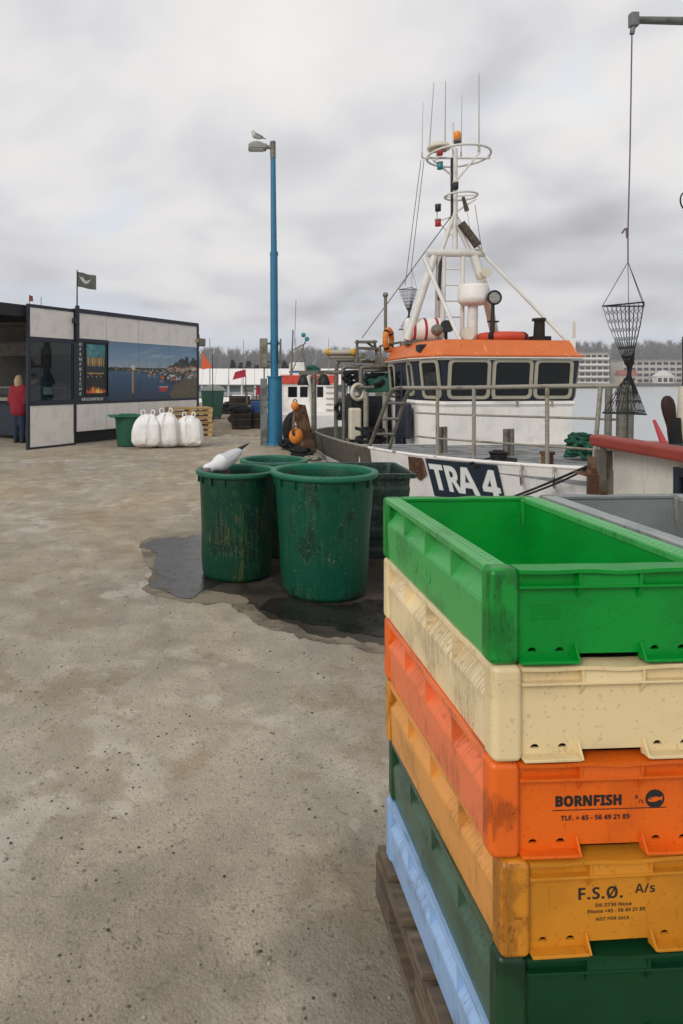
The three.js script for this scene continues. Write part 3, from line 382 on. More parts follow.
// ================================================================ BIRDS AND PEOPLE (smooth bodies meshed from tapered bones)
function bodyMesh(bones, k, c, half, res, colorOf) {
  const mc = new MarchingCubes(res, mat.skin, false, false, 90000), f = mc.field, hs = res / 2; mc.isolation = 0;
  const P3 = V();
  for (let z = 0; z < res; z++) for (let y = 0; y < res; y++) for (let x = 0; x < res; x++) {
    P3.set(c.x + (x - hs) / hs * half, c.y + (y - hs) / hs * half, c.z + (z - hs) / hs * half); let s = 0, best = 1e9;
    for (const b of bones) { const dx = b[4] - b[0], dy = b[5] - b[1], dz = b[6] - b[2], l = dx * dx + dy * dy + dz * dz; let t = l ? ((P3.x - b[0]) * dx + (P3.y - b[1]) * dy + (P3.z - b[2]) * dz) / l : 0; t = Math.min(1, Math.max(0, t)); const qx = P3.x - b[0] - dx * t, qy = P3.y - b[1] - dy * t, qz = P3.z - b[2] - dz * t, d = Math.sqrt(qx * qx + qy * qy + qz * qz) - lerp(b[3], b[7], t); if (d < best) best = d; if (d < 0.25) s += Math.exp(-d / k); }
    f[z * res * res + y * res + x] = s > 0 ? k * Math.log(s) : -best;
  }
  mc.update(); const n = mc.count, pos = new Float32Array(n * 3), nor = new Float32Array(n * 3), col = colorOf ? new Float32Array(n * 3) : null;
  for (let i = 0; i < n; i++) { for (let q = 0; q < 3; q++) { pos[i * 3 + q] = mc.positionArray[i * 3 + q] * half + [c.x, c.y, c.z][q]; nor[i * 3 + q] = mc.normalArray[i * 3 + q]; } if (col) { const cc = colorOf(pos[i * 3], pos[i * 3 + 1], pos[i * 3 + 2]); col.set(cc, i * 3); } }
  const g = new THREE.BufferGeometry(); g.setAttribute('position', new THREE.BufferAttribute(pos, 3)); g.setAttribute('normal', new THREE.BufferAttribute(nor, 3)); if (col) g.setAttribute('color', new THREE.BufferAttribute(col, 3)); g.setAttribute('uv', new THREE.BufferAttribute(new Float32Array(n * 2), 2)); return g;
}
const bn = (a, ra, b, rb) => [...a, ra, ...b, rb];
// a gull, about 0.37 m long: x forward, y up, origin between the feet
function gull(label, o, ry, pose) {
  const t = thing('gull', label, 'gull', o, null, true); t.rotation.y = ry;
  const dn = pose === 'peck', tilt = dn ? -0.42 : 0.35, R = (x, y) => [x * Math.cos(tilt) - y * Math.sin(tilt), 0.13 + x * Math.sin(tilt) + y * Math.cos(tilt)];
  const pt = (x, y, z) => { const q = R(x, y); return [q[0], q[1], z]; }, head = dn ? [0.168, 0.07, 0] : [0.088, 0.235, 0], neck = dn ? [0.12, 0.085, 0] : [0.075, 0.19, 0];
  const bones = [bn(pt(-0.06, 0, 0), 0.05, pt(0.05, 0, 0), 0.066), bn(pt(0.05, 0.005, 0), 0.05, neck, dn ? 0.029 : 0.036), bn(neck, dn ? 0.027 : 0.034, head, dn ? 0.029 : 0.033), bn(head, 0.031, [head[0] + 0.012, head[1] - (dn ? 0.01 : -0.002), 0], 0.027), bn(pt(-0.06, 0.008, 0), 0.036, pt(-0.16, 0.012, 0), 0.012), bn(pt(0.04, 0.02, 0.045), 0.022, pt(-0.12, 0.022, 0.032), 0.017), bn(pt(0.04, 0.02, -0.045), 0.022, pt(-0.12, 0.022, -0.032), 0.017)];
  const wx = pt(-0.1, 0, 0)[0], tl = pt(-0.15, 0, 0), grey = dn ? [0.5, 0.5, 0.52] : [0.24, 0.22, 0.19];
  part(t, 'body', bodyMesh(bones, 0.014, V(-0.02, 0.13, 0), 0.26, 72, (x, y, z) => { const c = Math.cos(-tilt), s = Math.sin(-tilt), lx = x * c - (y - 0.13) * s, ly = x * s + (y - 0.13) * c; if (dn) return x > 0.155 && y < 0.085 ? [0.2, 0.16, 0.15] : lx < -0.175 ? [0.05, 0.05, 0.05] : ly > 0.02 && lx < 0.03 && lx > -0.13 ? grey : [0.72, 0.72, 0.71]; return lx < 0.06 && ly > -0.005 ? grey : [0.5, 0.48, 0.44]; }), M(0xffffff, 0.8, { vertexColors: true }), { uv: 1 });
  const tip = dn ? [head[0] + 0.04, head[1] - 0.05, 0] : [head[0] + 0.075, head[1] - 0.006, 0]; part(t, 'beak', bar(V(head[0] + 0.015, head[1] - (dn ? 0.015 : 0), 0), V(...tip), 0.009, 0.003, 8), M(dn ? 0x5a1f1a : 0xb99a3a, 0.5));
  for (const s of [-1, 1]) { part(t, 'eye', ball(V(head[0] + 0.014, head[1] + 0.008, s * 0.026), 0.0055), mat.black); part(t, 'leg', [bar(V(0, 0.1, s * 0.022), V(0.004, 0.004, s * 0.024), 0.005, 0.004, 6), ...[-0.5, 0, 0.5].map(a => bar(V(0.002, 0.004, s * 0.024), V(0.04 * Math.cos(a), 0.003, s * 0.024 + 0.04 * Math.sin(a)), 0.004, 0.0025, 5))], M(dn ? 0x8a2f22 : 0xa98a72, 0.6)); }
  if (dn) part(t, 'tail', [beam(V(...pt(-0.13, 0.008, 0)), V(...pt(-0.19, 0.004, 0)), 0.06, 0.006)], M(0xc9c9c6, 0.8)); else part(t, 'tail', beam(V(...pt(-0.17, 0.012, 0)), V(...pt(-0.22, 0.014, 0)), 0.045, 0.008), M(0x6c675c, 0.8));
  if (dn) for (const s of [-1, 1]) part(t, 'wing_tip', bar(V(...pt(-0.1, 0.03, s * 0.028)), V(...pt(-0.235, 0.034, s * 0.006)), 0.014, 0.003, 8), M(0x222226, 0.8));
  return t;
}
gull('white gull bending down into the slimy green tub', V(-0.15, 0.765, -5.22), Math.PI + 0.45, 'peck');
gull('brownish young gull perched on top of the lamp post', V(0.29, 7.298, -15.4), Math.PI, 'stand');

function person(label, o, ry, look) {
  const t = thing('person', label, 'person', o, null, true); t.rotation.y = ry;
  // x right, y up, z towards the back; standing, weight on both feet, forearms raised to a counter
  const legs = [], H = 1.0; for (const s of [-1, 1]) legs.push(bn([s * 0.085, 0.86, 0], 0.095, [s * 0.09, 0.48, -0.01], 0.065), bn([s * 0.09, 0.48, -0.01], 0.062, [s * 0.095, 0.09, 0.02], 0.042));
  const feet = [-1, 1].map(s => bn([s * 0.095, 0.045, 0.03], 0.042, [s * 0.11, 0.035, -0.13], 0.034));
  const torso = [bn([0, 0.9, 0], 0.135, [0, 1.15, 0.01], 0.135), bn([-0.07, 0.92, 0], 0.11, [-0.1, 1.28, 0.01], 0.095), bn([0.07, 0.92, 0], 0.11, [0.1, 1.28, 0.01], 0.095), bn([-0.13, 1.33, 0.01], 0.065, [0.13, 1.33, 0.01], 0.065)];
  const arms = [], hands = []; for (const s of [-1, 1]) { const e = [s * 0.235, 1.06, 0.02], w = [s * 0.17, 1.06, -0.2]; arms.push(bn([s * 0.18, 1.33, 0.01], 0.062, e, 0.048), bn(e, 0.046, w, 0.036)); hands.push(bn(w, 0.03, [s * 0.155, 1.06, -0.26], 0.03)); for (let f = 0; f < 4; f++) hands.push(bn([s * (0.135 + 0.014 * f), 1.06, -0.27], 0.009, [s * (0.13 + 0.014 * f), 1.04, -0.33 + 0.008 * Math.abs(f - 1)], 0.008)); hands.push(bn([s * 0.145, 1.07, -0.25], 0.011, [s * 0.105, 1.075, -0.29], 0.009)); }
  const head = [bn([0, 1.38, 0.01], 0.055, [0, 1.47, -0.005], 0.052), bn([0, 1.545, 0.005], 0.088, [0, 1.57, 0.01], 0.09), bn([0, 1.5, -0.03], 0.058, [0, 1.53, -0.04], 0.06), bn([0, 1.535, -0.1], 0.012, [0, 1.515, -0.112], 0.014), bn([-0.088, 1.53, 0.01], 0.016, [-0.09, 1.55, 0.012], 0.018), bn([0.088, 1.53, 0.01], 0.016, [0.09, 1.55, 0.012], 0.018)];
  const c = V(0, 0.85, 0), infl = (bs, d) => bs.map(b => { b = b.slice(); b[3] += d; b[7] += d; return b; });
  const body = part(t, 'body', bodyMesh([...legs, ...feet, ...torso, ...arms, ...hands, ...head], 0.016, c, 0.88, 120), mat.skin, { uv: 1 });
  part(body, 'trousers', bodyMesh(infl([...legs, bn([-0.05, 0.9, 0], 0.12, [0.05, 0.9, 0], 0.12)], 0.014), 0.02, c, 0.88, 90), M(look.trousers, 0.9), { uv: 1 });
  part(body, 'jacket', bodyMesh(infl([...torso, ...arms, bn([-0.06, 0.8, 0], 0.13, [0.06, 0.8, 0], 0.13), bn([0, 1.38, 0.01], 0.05, [0, 1.42, 0], 0.055)], 0.026), 0.03, c, 0.88, 90), M(look.jacket, 0.85, bumpy), { uv: 1 });
  part(body, 'shoes', bodyMesh(infl(feet, 0.014), 0.012, V(0, 0.1, 0), 0.3, 60), M(0x17181c, 0.6), { uv: 1 });
  part(body, 'hair', bodyMesh(look.long ? [bn([0, 1.58, 0.02], 0.1, [0, 1.6, 0.02], 0.095), bn([0, 1.5, 0.05], 0.085, [0, 1.45, 0.05], 0.075), bn([-0.07, 1.52, 0.02], 0.045, [-0.07, 1.46, 0.03], 0.04), bn([0.07, 1.52, 0.02], 0.045, [0.07, 1.46, 0.03], 0.04)] : [bn([0, 1.59, 0.025], 0.09, [0, 1.6, 0.02], 0.09)], 0.02, V(0, 1.53, 0), 0.26, 60), M(look.hair, 0.9, bumpy), { uv: 1 });
  for (const s of [-1, 1]) part(body, 'eye', ball(V(s * 0.033, 1.548, -0.088), 0.011), mat.black);
  return t;
}

// ================================================================ KIOSK
const KO = V(-4.85, 0, -14.3), KR = Math.atan2(0.84, 0.546);
const kio = (x, y, z) => V(x, y, z).applyAxisAngle(UP, KR).add(KO);  // a point in the kiosk's own frame: x along its side wall, z out of that wall
{
  const t = thing('fish_kiosk', 'white and navy fish kiosk with harbour photo panels on its side', 'kiosk', KO, null, true); t.rotation.y = KR;
  const navy = mat.navy, panelM = M(0xe9e5e1, 0.5, { map: grime });
  const canvasMat = (W, H, draw, rough = 0.35) => { const c = document.createElement('canvas'); c.width = W; c.height = H; draw(c.getContext('2d'), W, H); const x = new THREE.CanvasTexture(c); x.colorSpace = THREE.SRGBColorSpace; return new THREE.MeshStandardMaterial({ map: x, roughness: rough, side: THREE.DoubleSide }); };
  const sheet = (x0, x1, y0, y1, z, m, name, par = t, u0 = 0, u1 = 1) => { const g = new THREE.PlaneGeometry(x1 - x0, y1 - y0).translate((x0 + x1) / 2, (y0 + y1) / 2, z), uv = g.attributes.uv; for (let i = 0; i < uv.count; i++) uv.setX(i, lerp(u0, u1, uv.getX(i))); return part(par, name, g, m, { uv: 1 }); };
  const L = 6.25, T = 3.3;
  // wing wall beside the counter
  part(t, 'post', box(-0.015, 0.05, 0, 3.27, -0.05, 0.012), navy); part(t, 'post', box(1.33, 1.4, 0.28, 3.27, -0.09, 0.012), navy);
  part(t, 'rail', box(0.05, 1.33, 3.2, 3.27, -0.08, 0.01), navy); part(t, 'rail', box(0.05, 1.33, 2.44, 2.54, -0.08, 0.01), navy); part(t, 'rail', box(0.05, 1.33, 0.98, 1.09, -0.08, 0.01), navy); part(t, 'rail', box(0.05, 1.4, 0.0, 0.045, -0.08, 0.01), navy);
  part(t, 'wall_panel', rbox(0.05, 1.33, 2.54, 3.2, -0.05, -0.005, 0.004, 1), panelM); part(t, 'wall_panel', rbox(0.05, 1.34, 0.045, 0.98, -0.05, -0.004, 0.004, 1), panelM);
  const pw = part(t, 'window', [box(0.05, 0.09, 1.09, 2.44, -0.05, -0.01), box(1.29, 1.33, 1.09, 2.44, -0.05, -0.01)], navy); part(pw, 'pane', box(0.09, 1.29, 1.09, 2.44, -0.033, -0.027), mat.pane);
  // main side wall
  part(t, 'core_wall', box(1.46, L - 0.05, 0.3, 3.24, -0.2, -0.06), navy); part(t, 'plinth', box(1.5, L - 0.1, 0, 0.3, -0.5, -0.25), mat.black);
  const seams = [1.42, 2.42, 3.62, 4.9, L - 0.04];
  for (let k = 0; k < 4; k++) { part(t, 'wall_panel', rbox(seams[k] + 0.006, seams[k + 1] - 0.006, k ? 2.56 : 2.58, 3.2, -0.06, 0.003 - 0.003 * (k % 2), 0.004, 1), panelM); part(t, 'wall_panel', rbox(seams[k] + 0.006, seams[k + 1] - 0.006, 0.31, 0.97, -0.06, 0.003 - 0.003 * (k % 2), 0.004, 1), panelM); }
  part(t, 'cornice', box(1.4, L + 0.02, 3.2, 3.3, -0.2, 0.03), navy); part(t, 'post', box(L - 0.04, L + 0.05, 0.3, 3.2, -0.2, 0.014), navy); part(t, 'rail', box(1.4, 2.5, 2.5, 2.575, -0.06, 0.012), navy); part(t, 'rail', box(1.4, L - 0.04, 0.975, 1.02, -0.06, 0.008), navy);
  // lettered bands and smoked-fish poster
  const letters = (W, H, txt, vert) => canvasMat(W, H, (k) => { k.fillStyle = '#141a24'; k.fillRect(0, 0, W, H); k.fillStyle = '#cfd0ce'; k.textAlign = 'center'; k.textBaseline = 'middle'; if (vert) { k.font = 'bold 66px sans-serif'; [...txt].forEach((c, i) => k.fillText(c, W / 2, (i + 0.5) * H / txt.length)); } else { k.font = 'bold 84px sans-serif'; k.fillText(txt, W / 2, H / 2, W * 0.94); } });
  const lb = part(t, 'lettered_band', box(1.405, 1.665, 1.16, 2.5, -0.06, 0.004), navy); sheet(1.41, 1.66, 1.165, 2.49, 0.007, letters(128, 860, 'OFENFRISCHE', true), 'lettering', lb);
  const lb2 = part(t, 'lettered_band', box(1.405, 2.47, 1.02, 1.158, -0.06, 0.004), navy); sheet(1.41, 2.46, 1.025, 1.153, 0.007, letters(900, 110, 'RÄUCHERFISCH', false), 'lettering', lb2);
  const poster = canvasMat(256, 520, (k, W, H) => {
    const g = k.createLinearGradient(0, 0, 0, H); g.addColorStop(0, '#2c7f86'); g.addColorStop(0.3, '#1b4a52'); g.addColorStop(0.6, '#0e1518'); g.addColorStop(1, '#120d0a'); k.fillStyle = g; k.fillRect(0, 0, W, H); const r = RNG(12);
    for (let i = 0; i < 26; i++) { k.globalAlpha = 0.15; k.fillStyle = '#8fc4c4'; k.beginPath(); k.ellipse(W * r(), H * 0.4 * r(), 30 + 40 * r(), 10 + 26 * r(), r(), 0, 7); k.fill(); } k.globalAlpha = 1;
    for (let i = 0; i < 8; i++) { k.fillStyle = ['#d9a441', '#b98330', '#e8c36a'][i % 3]; k.beginPath(); k.ellipse(26 + i * 29, 175 + 6 * (i % 2), 9, 50, 0.06 * (r() - 0.5), 0, 7); k.fill(); k.fillStyle = '#5c3c14'; k.fillRect(24 + i * 29, 130, 3, 80); }
    for (let i = 0; i < 24; i++) { k.fillStyle = i % 2 ? '#dcb75a' : '#c99c3a'; k.fillRect(14 + (i % 12) * 19 + 5 * r(), 288 + (i > 11 ? 34 * (i % 3 === 0) : 0) + 8 * r(), 11, 9 + 13 * r()); }
    for (let i = 0; i < 60; i++) { const x = W * r(), h = 20 + 70 * r() * (1 - Math.abs(x / W - 0.45)); k.fillStyle = ['#e2561b', '#f3a12c', '#c8321a', '#f8d36a'][i % 4]; k.beginPath(); k.moveTo(x - 9, H - 14); k.quadraticCurveTo(x - 4, H - 14 - h * 0.6, x + 6 * (r() - 0.5), H - 14 - h); k.quadraticCurveTo(x + 8, H - 20 - h * 0.4, x + 10, H - 14); k.fill(); }
    k.fillStyle = '#1a1512'; k.fillRect(0, H - 16, W, 16);
  });
  const pf = part(t, 'poster_frame', [box(1.69, 1.73, 1.17, 2.49, -0.06, 0.012), box(2.37, 2.41, 1.17, 2.49, -0.06, 0.012), box(1.73, 2.37, 2.45, 2.49, -0.06, 0.012), box(1.73, 2.37, 1.17, 1.2, -0.06, 0.012)], mat.black); sheet(1.73, 2.37, 1.2, 2.45, 0.004, poster, 'poster', pf);
  // harbour photograph printed on three panels
  const mural = canvasMat(1536, 620, (k, W, H) => {
    const r = RNG(99), hz = H * 0.47; let g = k.createLinearGradient(0, 0, 0, hz); g.addColorStop(0, '#5f83a3'); g.addColorStop(0.6, '#7f9ab0'); g.addColorStop(1, '#a0abb4'); k.fillStyle = g; k.fillRect(0, 0, W, hz); g = k.createLinearGradient(0, hz, 0, H); g.addColorStop(0, '#3f6080'); g.addColorStop(1, '#142f4a'); k.fillStyle = g; k.fillRect(0, hz, W, H - hz);
    for (let i = 0; i < 14; i++) { k.globalAlpha = 0.13; k.fillStyle = '#d8cfd0'; k.beginPath(); k.ellipse(W * (0.3 + 0.6 * r()), hz * 0.6 * r(), 70 + 90 * r(), 8 + 14 * r(), -0.1, 0, 7); k.fill(); } k.globalAlpha = 1;
    for (let i = 0; i < 420; i++) { k.globalAlpha = 0.25; k.fillStyle = r() > 0.5 ? '#7fa0bb' : '#16324e'; k.fillRect(W * r(), hz + (H - hz) * r(), 10 + 40 * r(), 1 + 2 * r()); } k.globalAlpha = 1;
    for (let i = 0; i < 230; i++) { const x = W * Math.pow(r(), 0.75), e = 14 + 26 * r(), rise = x > W * 0.62 ? 130 * Math.sin((x / W - 0.62) / 0.38 * 2.3) : 0; k.fillStyle = ['#1d2a22', '#26332a', '#2c3026', '#1a2420'][i % 4]; k.beginPath(); k.ellipse(x, hz - 4 - rise * r(), e, e * 0.6 + rise * 0.25 * r(), 0, 0, 7); k.fill(); }
    for (let i = 0; i < 34; i++) { const x = W * (0.62 + 0.38 * r()), y = hz - 50 * r() + 4, w = 16 + 26 * r(); k.fillStyle = ['#a2432c', '#8d3a2a', '#b35b3a'][i % 3]; k.beginPath(); k.moveTo(x - w, y); k.lineTo(x, y - w * 0.7); k.lineTo(x + w, y); k.fill(); k.fillStyle = ['#c7bba5', '#a89c88'][i % 2]; k.fillRect(x - w * 0.9, y, w * 1.8, 14 + 8 * r()); }
    for (let i = 0; i < 300; i++) { const x = W * (0.02 + 0.98 * Math.pow(r(), 0.62)), near = Math.pow(r(), 2) * sstep(0.2, 0.7, x / W), y = hz + 4 + near * 130, w = 9 + 52 * near + 16 * r(), h = 6 + 26 * near + 10 * r(); k.fillStyle = ['#cdd2d2', '#8f2b26', '#24303a', '#b8b4a6', '#3e5a66', '#c9c5b4', '#1a1e20', '#9b6a3a', '#2f5a4a', '#b7642c'][i % 10]; k.fillRect(x, y - h, w, h); k.fillStyle = '#171b1e'; k.fillRect(x, y - 2, w, 5); k.globalAlpha = 0.35; k.fillStyle = ['#aeb4b4', '#50201e', '#14202a'][i % 3]; k.fillRect(x + 2, y + 3, w - 4, h * 1.4); k.globalAlpha = 1; }
    for (let i = 0; i < 60; i++) { const x = W * (0.1 + 0.9 * r()), h = 60 + 180 * r() * r(); k.strokeStyle = i % 3 ? '#41484c' : '#a9a79c'; k.lineWidth = 1.5 + 1.5 * r(); k.beginPath(); k.moveTo(x, hz + 10); k.lineTo(x + 4 * (r() - 0.5), hz + 10 - h); k.stroke(); }
    k.fillStyle = '#5f5338'; k.beginPath(); k.moveTo(W * 0.64, H * 0.9); k.lineTo(W * 0.8, H * 0.66); k.lineTo(W, H * 0.6); k.lineTo(W, H * 0.98); k.lineTo(W * 0.7, H); k.fill(); for (let i = 0; i < 90; i++) { k.globalAlpha = 0.5; k.fillStyle = ['#2b2a22', '#7e7250', '#3c3a2c'][i % 3]; k.fillRect(W * (0.68 + 0.32 * r()), H * (0.66 + 0.34 * r()), 20 + 60 * r(), 3 + 6 * r()); } k.globalAlpha = 1;
    k.fillStyle = '#b12a2c'; k.beginPath(); k.moveTo(W * 0.53, H * 0.78); k.lineTo(W * 0.64, H * 0.77); k.lineTo(W * 0.62, H * 0.86); k.lineTo(W * 0.54, H * 0.86); k.fill(); k.fillStyle = '#d5d6d2'; k.fillRect(W * 0.535, H * 0.765, W * 0.1, 8);
    k.fillStyle = '#8b6f4c'; k.fillRect(W * 0.235, hz - 10, 34, H); k.fillStyle = '#b69a70'; k.fillRect(W * 0.235, hz - 10, 13, H * 0.4); k.fillStyle = '#241d18'; k.fillRect(W * 0.235, H * 0.88, 34, H * 0.12); k.fillStyle = '#c8cdca'; k.fillRect(W * 0.225, hz - 50, 64, 44); k.fillStyle = '#8e2a26'; k.fillRect(W * 0.215, hz - 16, 32, 20);
  }, 0.22);
  const mx = [2.475, 3.62, 4.9, L - 0.05]; for (let k = 0; k < 3; k++) { const p = part(t, 'photo_panel', box(mx[k] + 0.004, mx[k + 1] - 0.004, 1.025, 2.555, -0.06, 0.002), navy); sheet(mx[k] + 0.004, mx[k + 1] - 0.004, 1.025, 2.555, 0.0045, mural, 'harbour_photo', p, (mx[k] - mx[0]) / (mx[3] - mx[0]), (mx[k + 1] - mx[0]) / (mx[3] - mx[0])); }
  // roof, far end, back
  part(t, 'roof', box(-0.75, L, 3.2, 3.26, -4.4, -0.2), mat.black); part(t, 'end_wall', box(L - 0.06, L + 0.04, 0.3, 3.2, -4.3, -0.2), panelM); part(t, 'back_wall', box(1.4, L - 0.06, 0.3, 3.2, -4.4, -4.3), panelM); part(t, 'floor', box(1.45, L - 0.1, 0.2, 0.3, -4.3, -0.5), mat.concrete);
  // counter side under the canopy
  const cf = part(t, 'counter_front', box(1.4, 1.46, 0.12, 1.02, -4.2, -0.2), navy); 
  { const c = canvasMat(512, 160, (k) => { k.fillStyle = '#10151d'; k.fillRect(0, 0, 512, 160); k.fillStyle = '#d8d8d4'; k.font = 'bold 110px sans-serif'; k.fillText('TI', 400, 120); k.font = 'italic bold 130px serif'; k.fillText('&', 90, 140); }); const g = new THREE.PlaneGeometry(1.6, 0.5).rotateY(-Math.PI / 2).translate(1.396, 0.62, -1.35); part(cf, 'lettering', g, c, { uv: 1 }); }
  part(t, 'counter_top', rbox(1.2, 2.0, 1.02, 1.06, -4.2, -0.2, 0.008, 1), mat.stainless); const dc = part(t, 'display_case', [box(1.46, 1.96, 1.06, 1.1, -3.9, -0.45), box(1.46, 1.5, 1.36, 1.39, -3.9, -0.45)], mat.galLight); part(dc, 'pane', box(1.47, 1.475, 1.1, 1.36, -3.9, -0.45), mat.pane); part(dc, 'trays', [0.6, 1.1, 1.6, 2.1, 2.6].map((z, i) => box(1.55, 1.9, 1.1, 1.14 + 0.02 * i, -z - 0.4, -z)), M(0xb7b2a4, 0.5)); part(dc, 'price_sign', rbox(1.44, 1.46, 1.2, 1.38, -1.6, -0.9, 0.004, 1), M(0xb9c7c9, 0.5));
  part(t, 'shelf_wall', box(3.4, 3.46, 0.3, 3.2, -4.3, -0.2), M(0x22262a, 0.8)); part(t, 'header', box(1.38, 1.5, 2.2, 2.55, -4.2, -0.1), mat.hullGrey);
  for (let k = 0; k < 9; k++) part(t, 'ceiling_board', box(-0.7 + k * 0.234, -0.7 + k * 0.234 + 0.226, 2.78 + 0.02 * k, 2.8 + 0.02 * k, -4.3, -0.09), M(0x9a8a68, 0.8, { map: wood }));
  part(t, 'canopy_fascia', [box(-0.8, -0.75, 2.75, 3.05, -4.4, -0.09), box(-0.75, 1.33, 2.98, 3.2, -0.16, -0.1)], mat.black);
  // flag on its pole, lamp and small fittings
  const fp = part(t, 'flag_pole', bar(V(1.4, 2.5, 0.04), V(1.4, 4.22, 0.04), 0.022, 0.014), mat.navy); part(t, 'pole_sleeve', [box(1.36, 1.44, 2.5, 3.36, 0.012, 0.08), box(1.28, 1.36, 2.93, 3.05, 0.0, 0.08)], navy);
  const fc = canvasMat(256, 200, (k) => { k.fillStyle = '#6d6f60'; k.fillRect(0, 0, 256, 200); k.fillStyle = '#dcdcd6'; k.beginPath(); k.moveTo(20, 40); k.quadraticCurveTo(60, 150, 130, 140); k.quadraticCurveTo(190, 130, 200, 60); k.quadraticCurveTo(150, 110, 110, 90); k.quadraticCurveTo(90, 80, 78, 52); k.quadraticCurveTo(60, 90, 20, 40); k.fill(); }, 0.8);
  { const g = new THREE.PlaneGeometry(0.56, 0.36, 20, 8), p = g.attributes.position; for (let i = 0; i < p.count; i++) { const x = p.getX(i) + 0.28; p.setZ(i, 0.05 * x * Math.sin(x * 14) * 2); p.setY(i, p.getY(i) - 0.06 * x * x); } g.computeVertexNormals(); part(fp, 'flag', g.translate(1.69, 4.0, 0.04), fc, { uv: 1 }); }
  part(t, 'floodlight', [rbox(L + 0.05, L + 0.45, 2.62, 2.86, -0.32, -0.02, 0.03), box(L + 0.04, L + 0.3, 2.86, 2.98, -0.25, -0.15)], mat.gal); part(t, 'junction_box', rbox(L - 0.12, L - 0.02, 2.72, 2.82, 0.014, 0.06, 0.01), M(0xb9a24a, 0.6));
  part(t, 'roof_flag', [bar(V(0.75, 3.26, -0.9), V(0.75, 3.62, -0.9), 0.01), quad(V(0.75, 3.46, -0.9), V(0.85, 3.47, -0.88), V(0.85, 3.6, -0.9), V(0.75, 3.61, -0.9))], M(0xa55a48, 0.8)); part(t, 'roof_vent', [bar(V(-0.45, 3.26, -1.4), V(-0.45, 3.6, -1.4), 0.05), bar(V(1.1, 3.26, -0.9), V(1.1, 3.6, -0.9), 0.008)], mat.gal);
  person('blond person in a red jacket and jeans standing at the kiosk counter', V(-5.62, 0, -15.95), KR - Math.PI / 2 + 0.25, { jacket: 0x8a1224, trousers: 0x1b2a40, hair: 0xb9a07c, long: true });
  const pp = kio(0.78, 0, -0.75); person('person in a dark jacket seen through the kiosk side window', V(pp.x, 0, pp.z), KR - Math.PI / 2 - 0.1, { jacket: 0x20262c, trousers: 0x5a5b58, hair: 0x3a2a20, long: false });
}
// things standing along the kiosk
{ const c = V(-2.76, 0, -15.15), t = thing('lidded_bin', 'green bin with a flat lid beside the white bulk bags', 'bin', c, null, true), g = M(0x11523c, 0.5, { map: grime });
  part(t, 'body', lathe([[0.001, 0.003], [0.25, 0.003], [0.265, 0.03], [0.31, 0.66], [0.33, 0.66], [0.33, 0.7], [0.3, 0.7]], 36), g); part(t, 'lid', [rbox(-0.46, 0.36, 0.7, 0.735, -0.36, 0.36, 0.015), rbox(-0.2, 0.2, 0.735, 0.765, -0.2, 0.2, 0.015)], M(0x1a6a48, 0.5, { map: grime })); t.rotation.y = 0.3; }
function bag(label, x, D, w, h, seed, lean) {
  const t = thing('bulk_bag', label, 'bag', V(x, 0, -D), 'white bulk bags by the kiosk', true), g = new THREE.SphereGeometry(1, 64, 48), p = g.attributes.position;
  for (let i = 0; i < p.count; i++) { let a = p.getX(i), b = p.getY(i), c = p.getZ(i); const e = 0.38, sg = v => Math.sign(v) * Math.pow(Math.abs(v), e); const m = Math.max(Math.abs(a), Math.abs(c), 1e-4), l = Math.hypot(a, c); let x2 = a * lerp(1, l / m, 0.65), z2 = c * lerp(1, l / m, 0.65), y2 = sg(b); const top = sstep(-0.2, 1, y2), f = 1 - 0.3 * top * top + 0.06 * (1 - top); const fold = 0.2 * fbm3(a * 2.2 + seed, b * 1.6, c * 2.2, 5) + 0.045 * Math.sin(Math.atan2(c, a) * 9 + seed + 3 * fbm3(a, b, c, 2)) * top; p.setXYZ(i, (x2 * f + fold + lean * (y2 + 1) * 0.5) * w / 2, Math.max(0.004, (y2 + 1) * h / 2 * 0.93 + 0.03 * fbm3(a * 2 + seed, 1, c * 2, 2)), (z2 * f + fold) * w / 2); }
  g.computeVertexNormals(); part(t, 'sack', g, mat.bag);
  for (const s of [-1, 1]) part(t, 'loop', pipe([V(s * w * 0.2 + lean * w * 0.4, h * 0.84, 0.05), V(s * w * 0.24 + lean * w * 0.45, h * 1.0, 0.03), V(s * w * 0.13 + lean * w * 0.45, h * 1.03, -0.02), V(s * w * 0.1 + lean * w * 0.4, h * 0.86, -0.04)], 0.014, 24, 6), mat.bag);
  return t;
}
bag('wide white bulk bag next to the lidded bin, with tall loops', -2.27, 14.8, 0.66, 0.84, 1, 0.1); bag('middle white bulk bag, tall with a crumpled top', -1.82, 14.86, 0.6, 0.88, 5, -0.04); bag('slumped white bulk bag against the pallet stack', -1.3, 15.02, 0.62, 0.78, 9, -0.06);
{ // pallets stacked behind the bags
  const names = ['lowest pallet of the stack behind the white bags', 'second pallet from the ground behind the white bags', 'third pallet from the ground behind the white bags', 'fourth pallet from the ground behind the white bags', 'fifth pallet from the ground behind the white bags', 'top pallet of the stack behind the white bags'];
  names.forEach((n, i) => { const o = kio(4.85, i * 0.135, 0.75), t = thing('wooden_pallet', n, 'pallet', o, 'pallets stacked beside the kiosk', true); t.rotation.y = KR - 0.75 + 0.04 * (i % 3 - 1); for (let k = 0; k < 5; k++) part(t, 'deck_board', rbox(-0.6, 0.6, 0.108, 0.13, -0.4 + k * 0.17, -0.28 + k * 0.17, 0.003, 1), mat.woodNew); for (const z of [-0.35, 0, 0.35]) part(t, 'bearer', [box(-0.6, 0.6, 0.086, 0.107, z - 0.045, z + 0.045), ...[-0.54, 0, 0.54].map(x => box(x - 0.06, x + 0.06, 0.021, 0.086, z - 0.045, z + 0.045)), box(-0.6, 0.6, 0, 0.021, z - 0.045, z + 0.045)], mat.woodNew); });
}
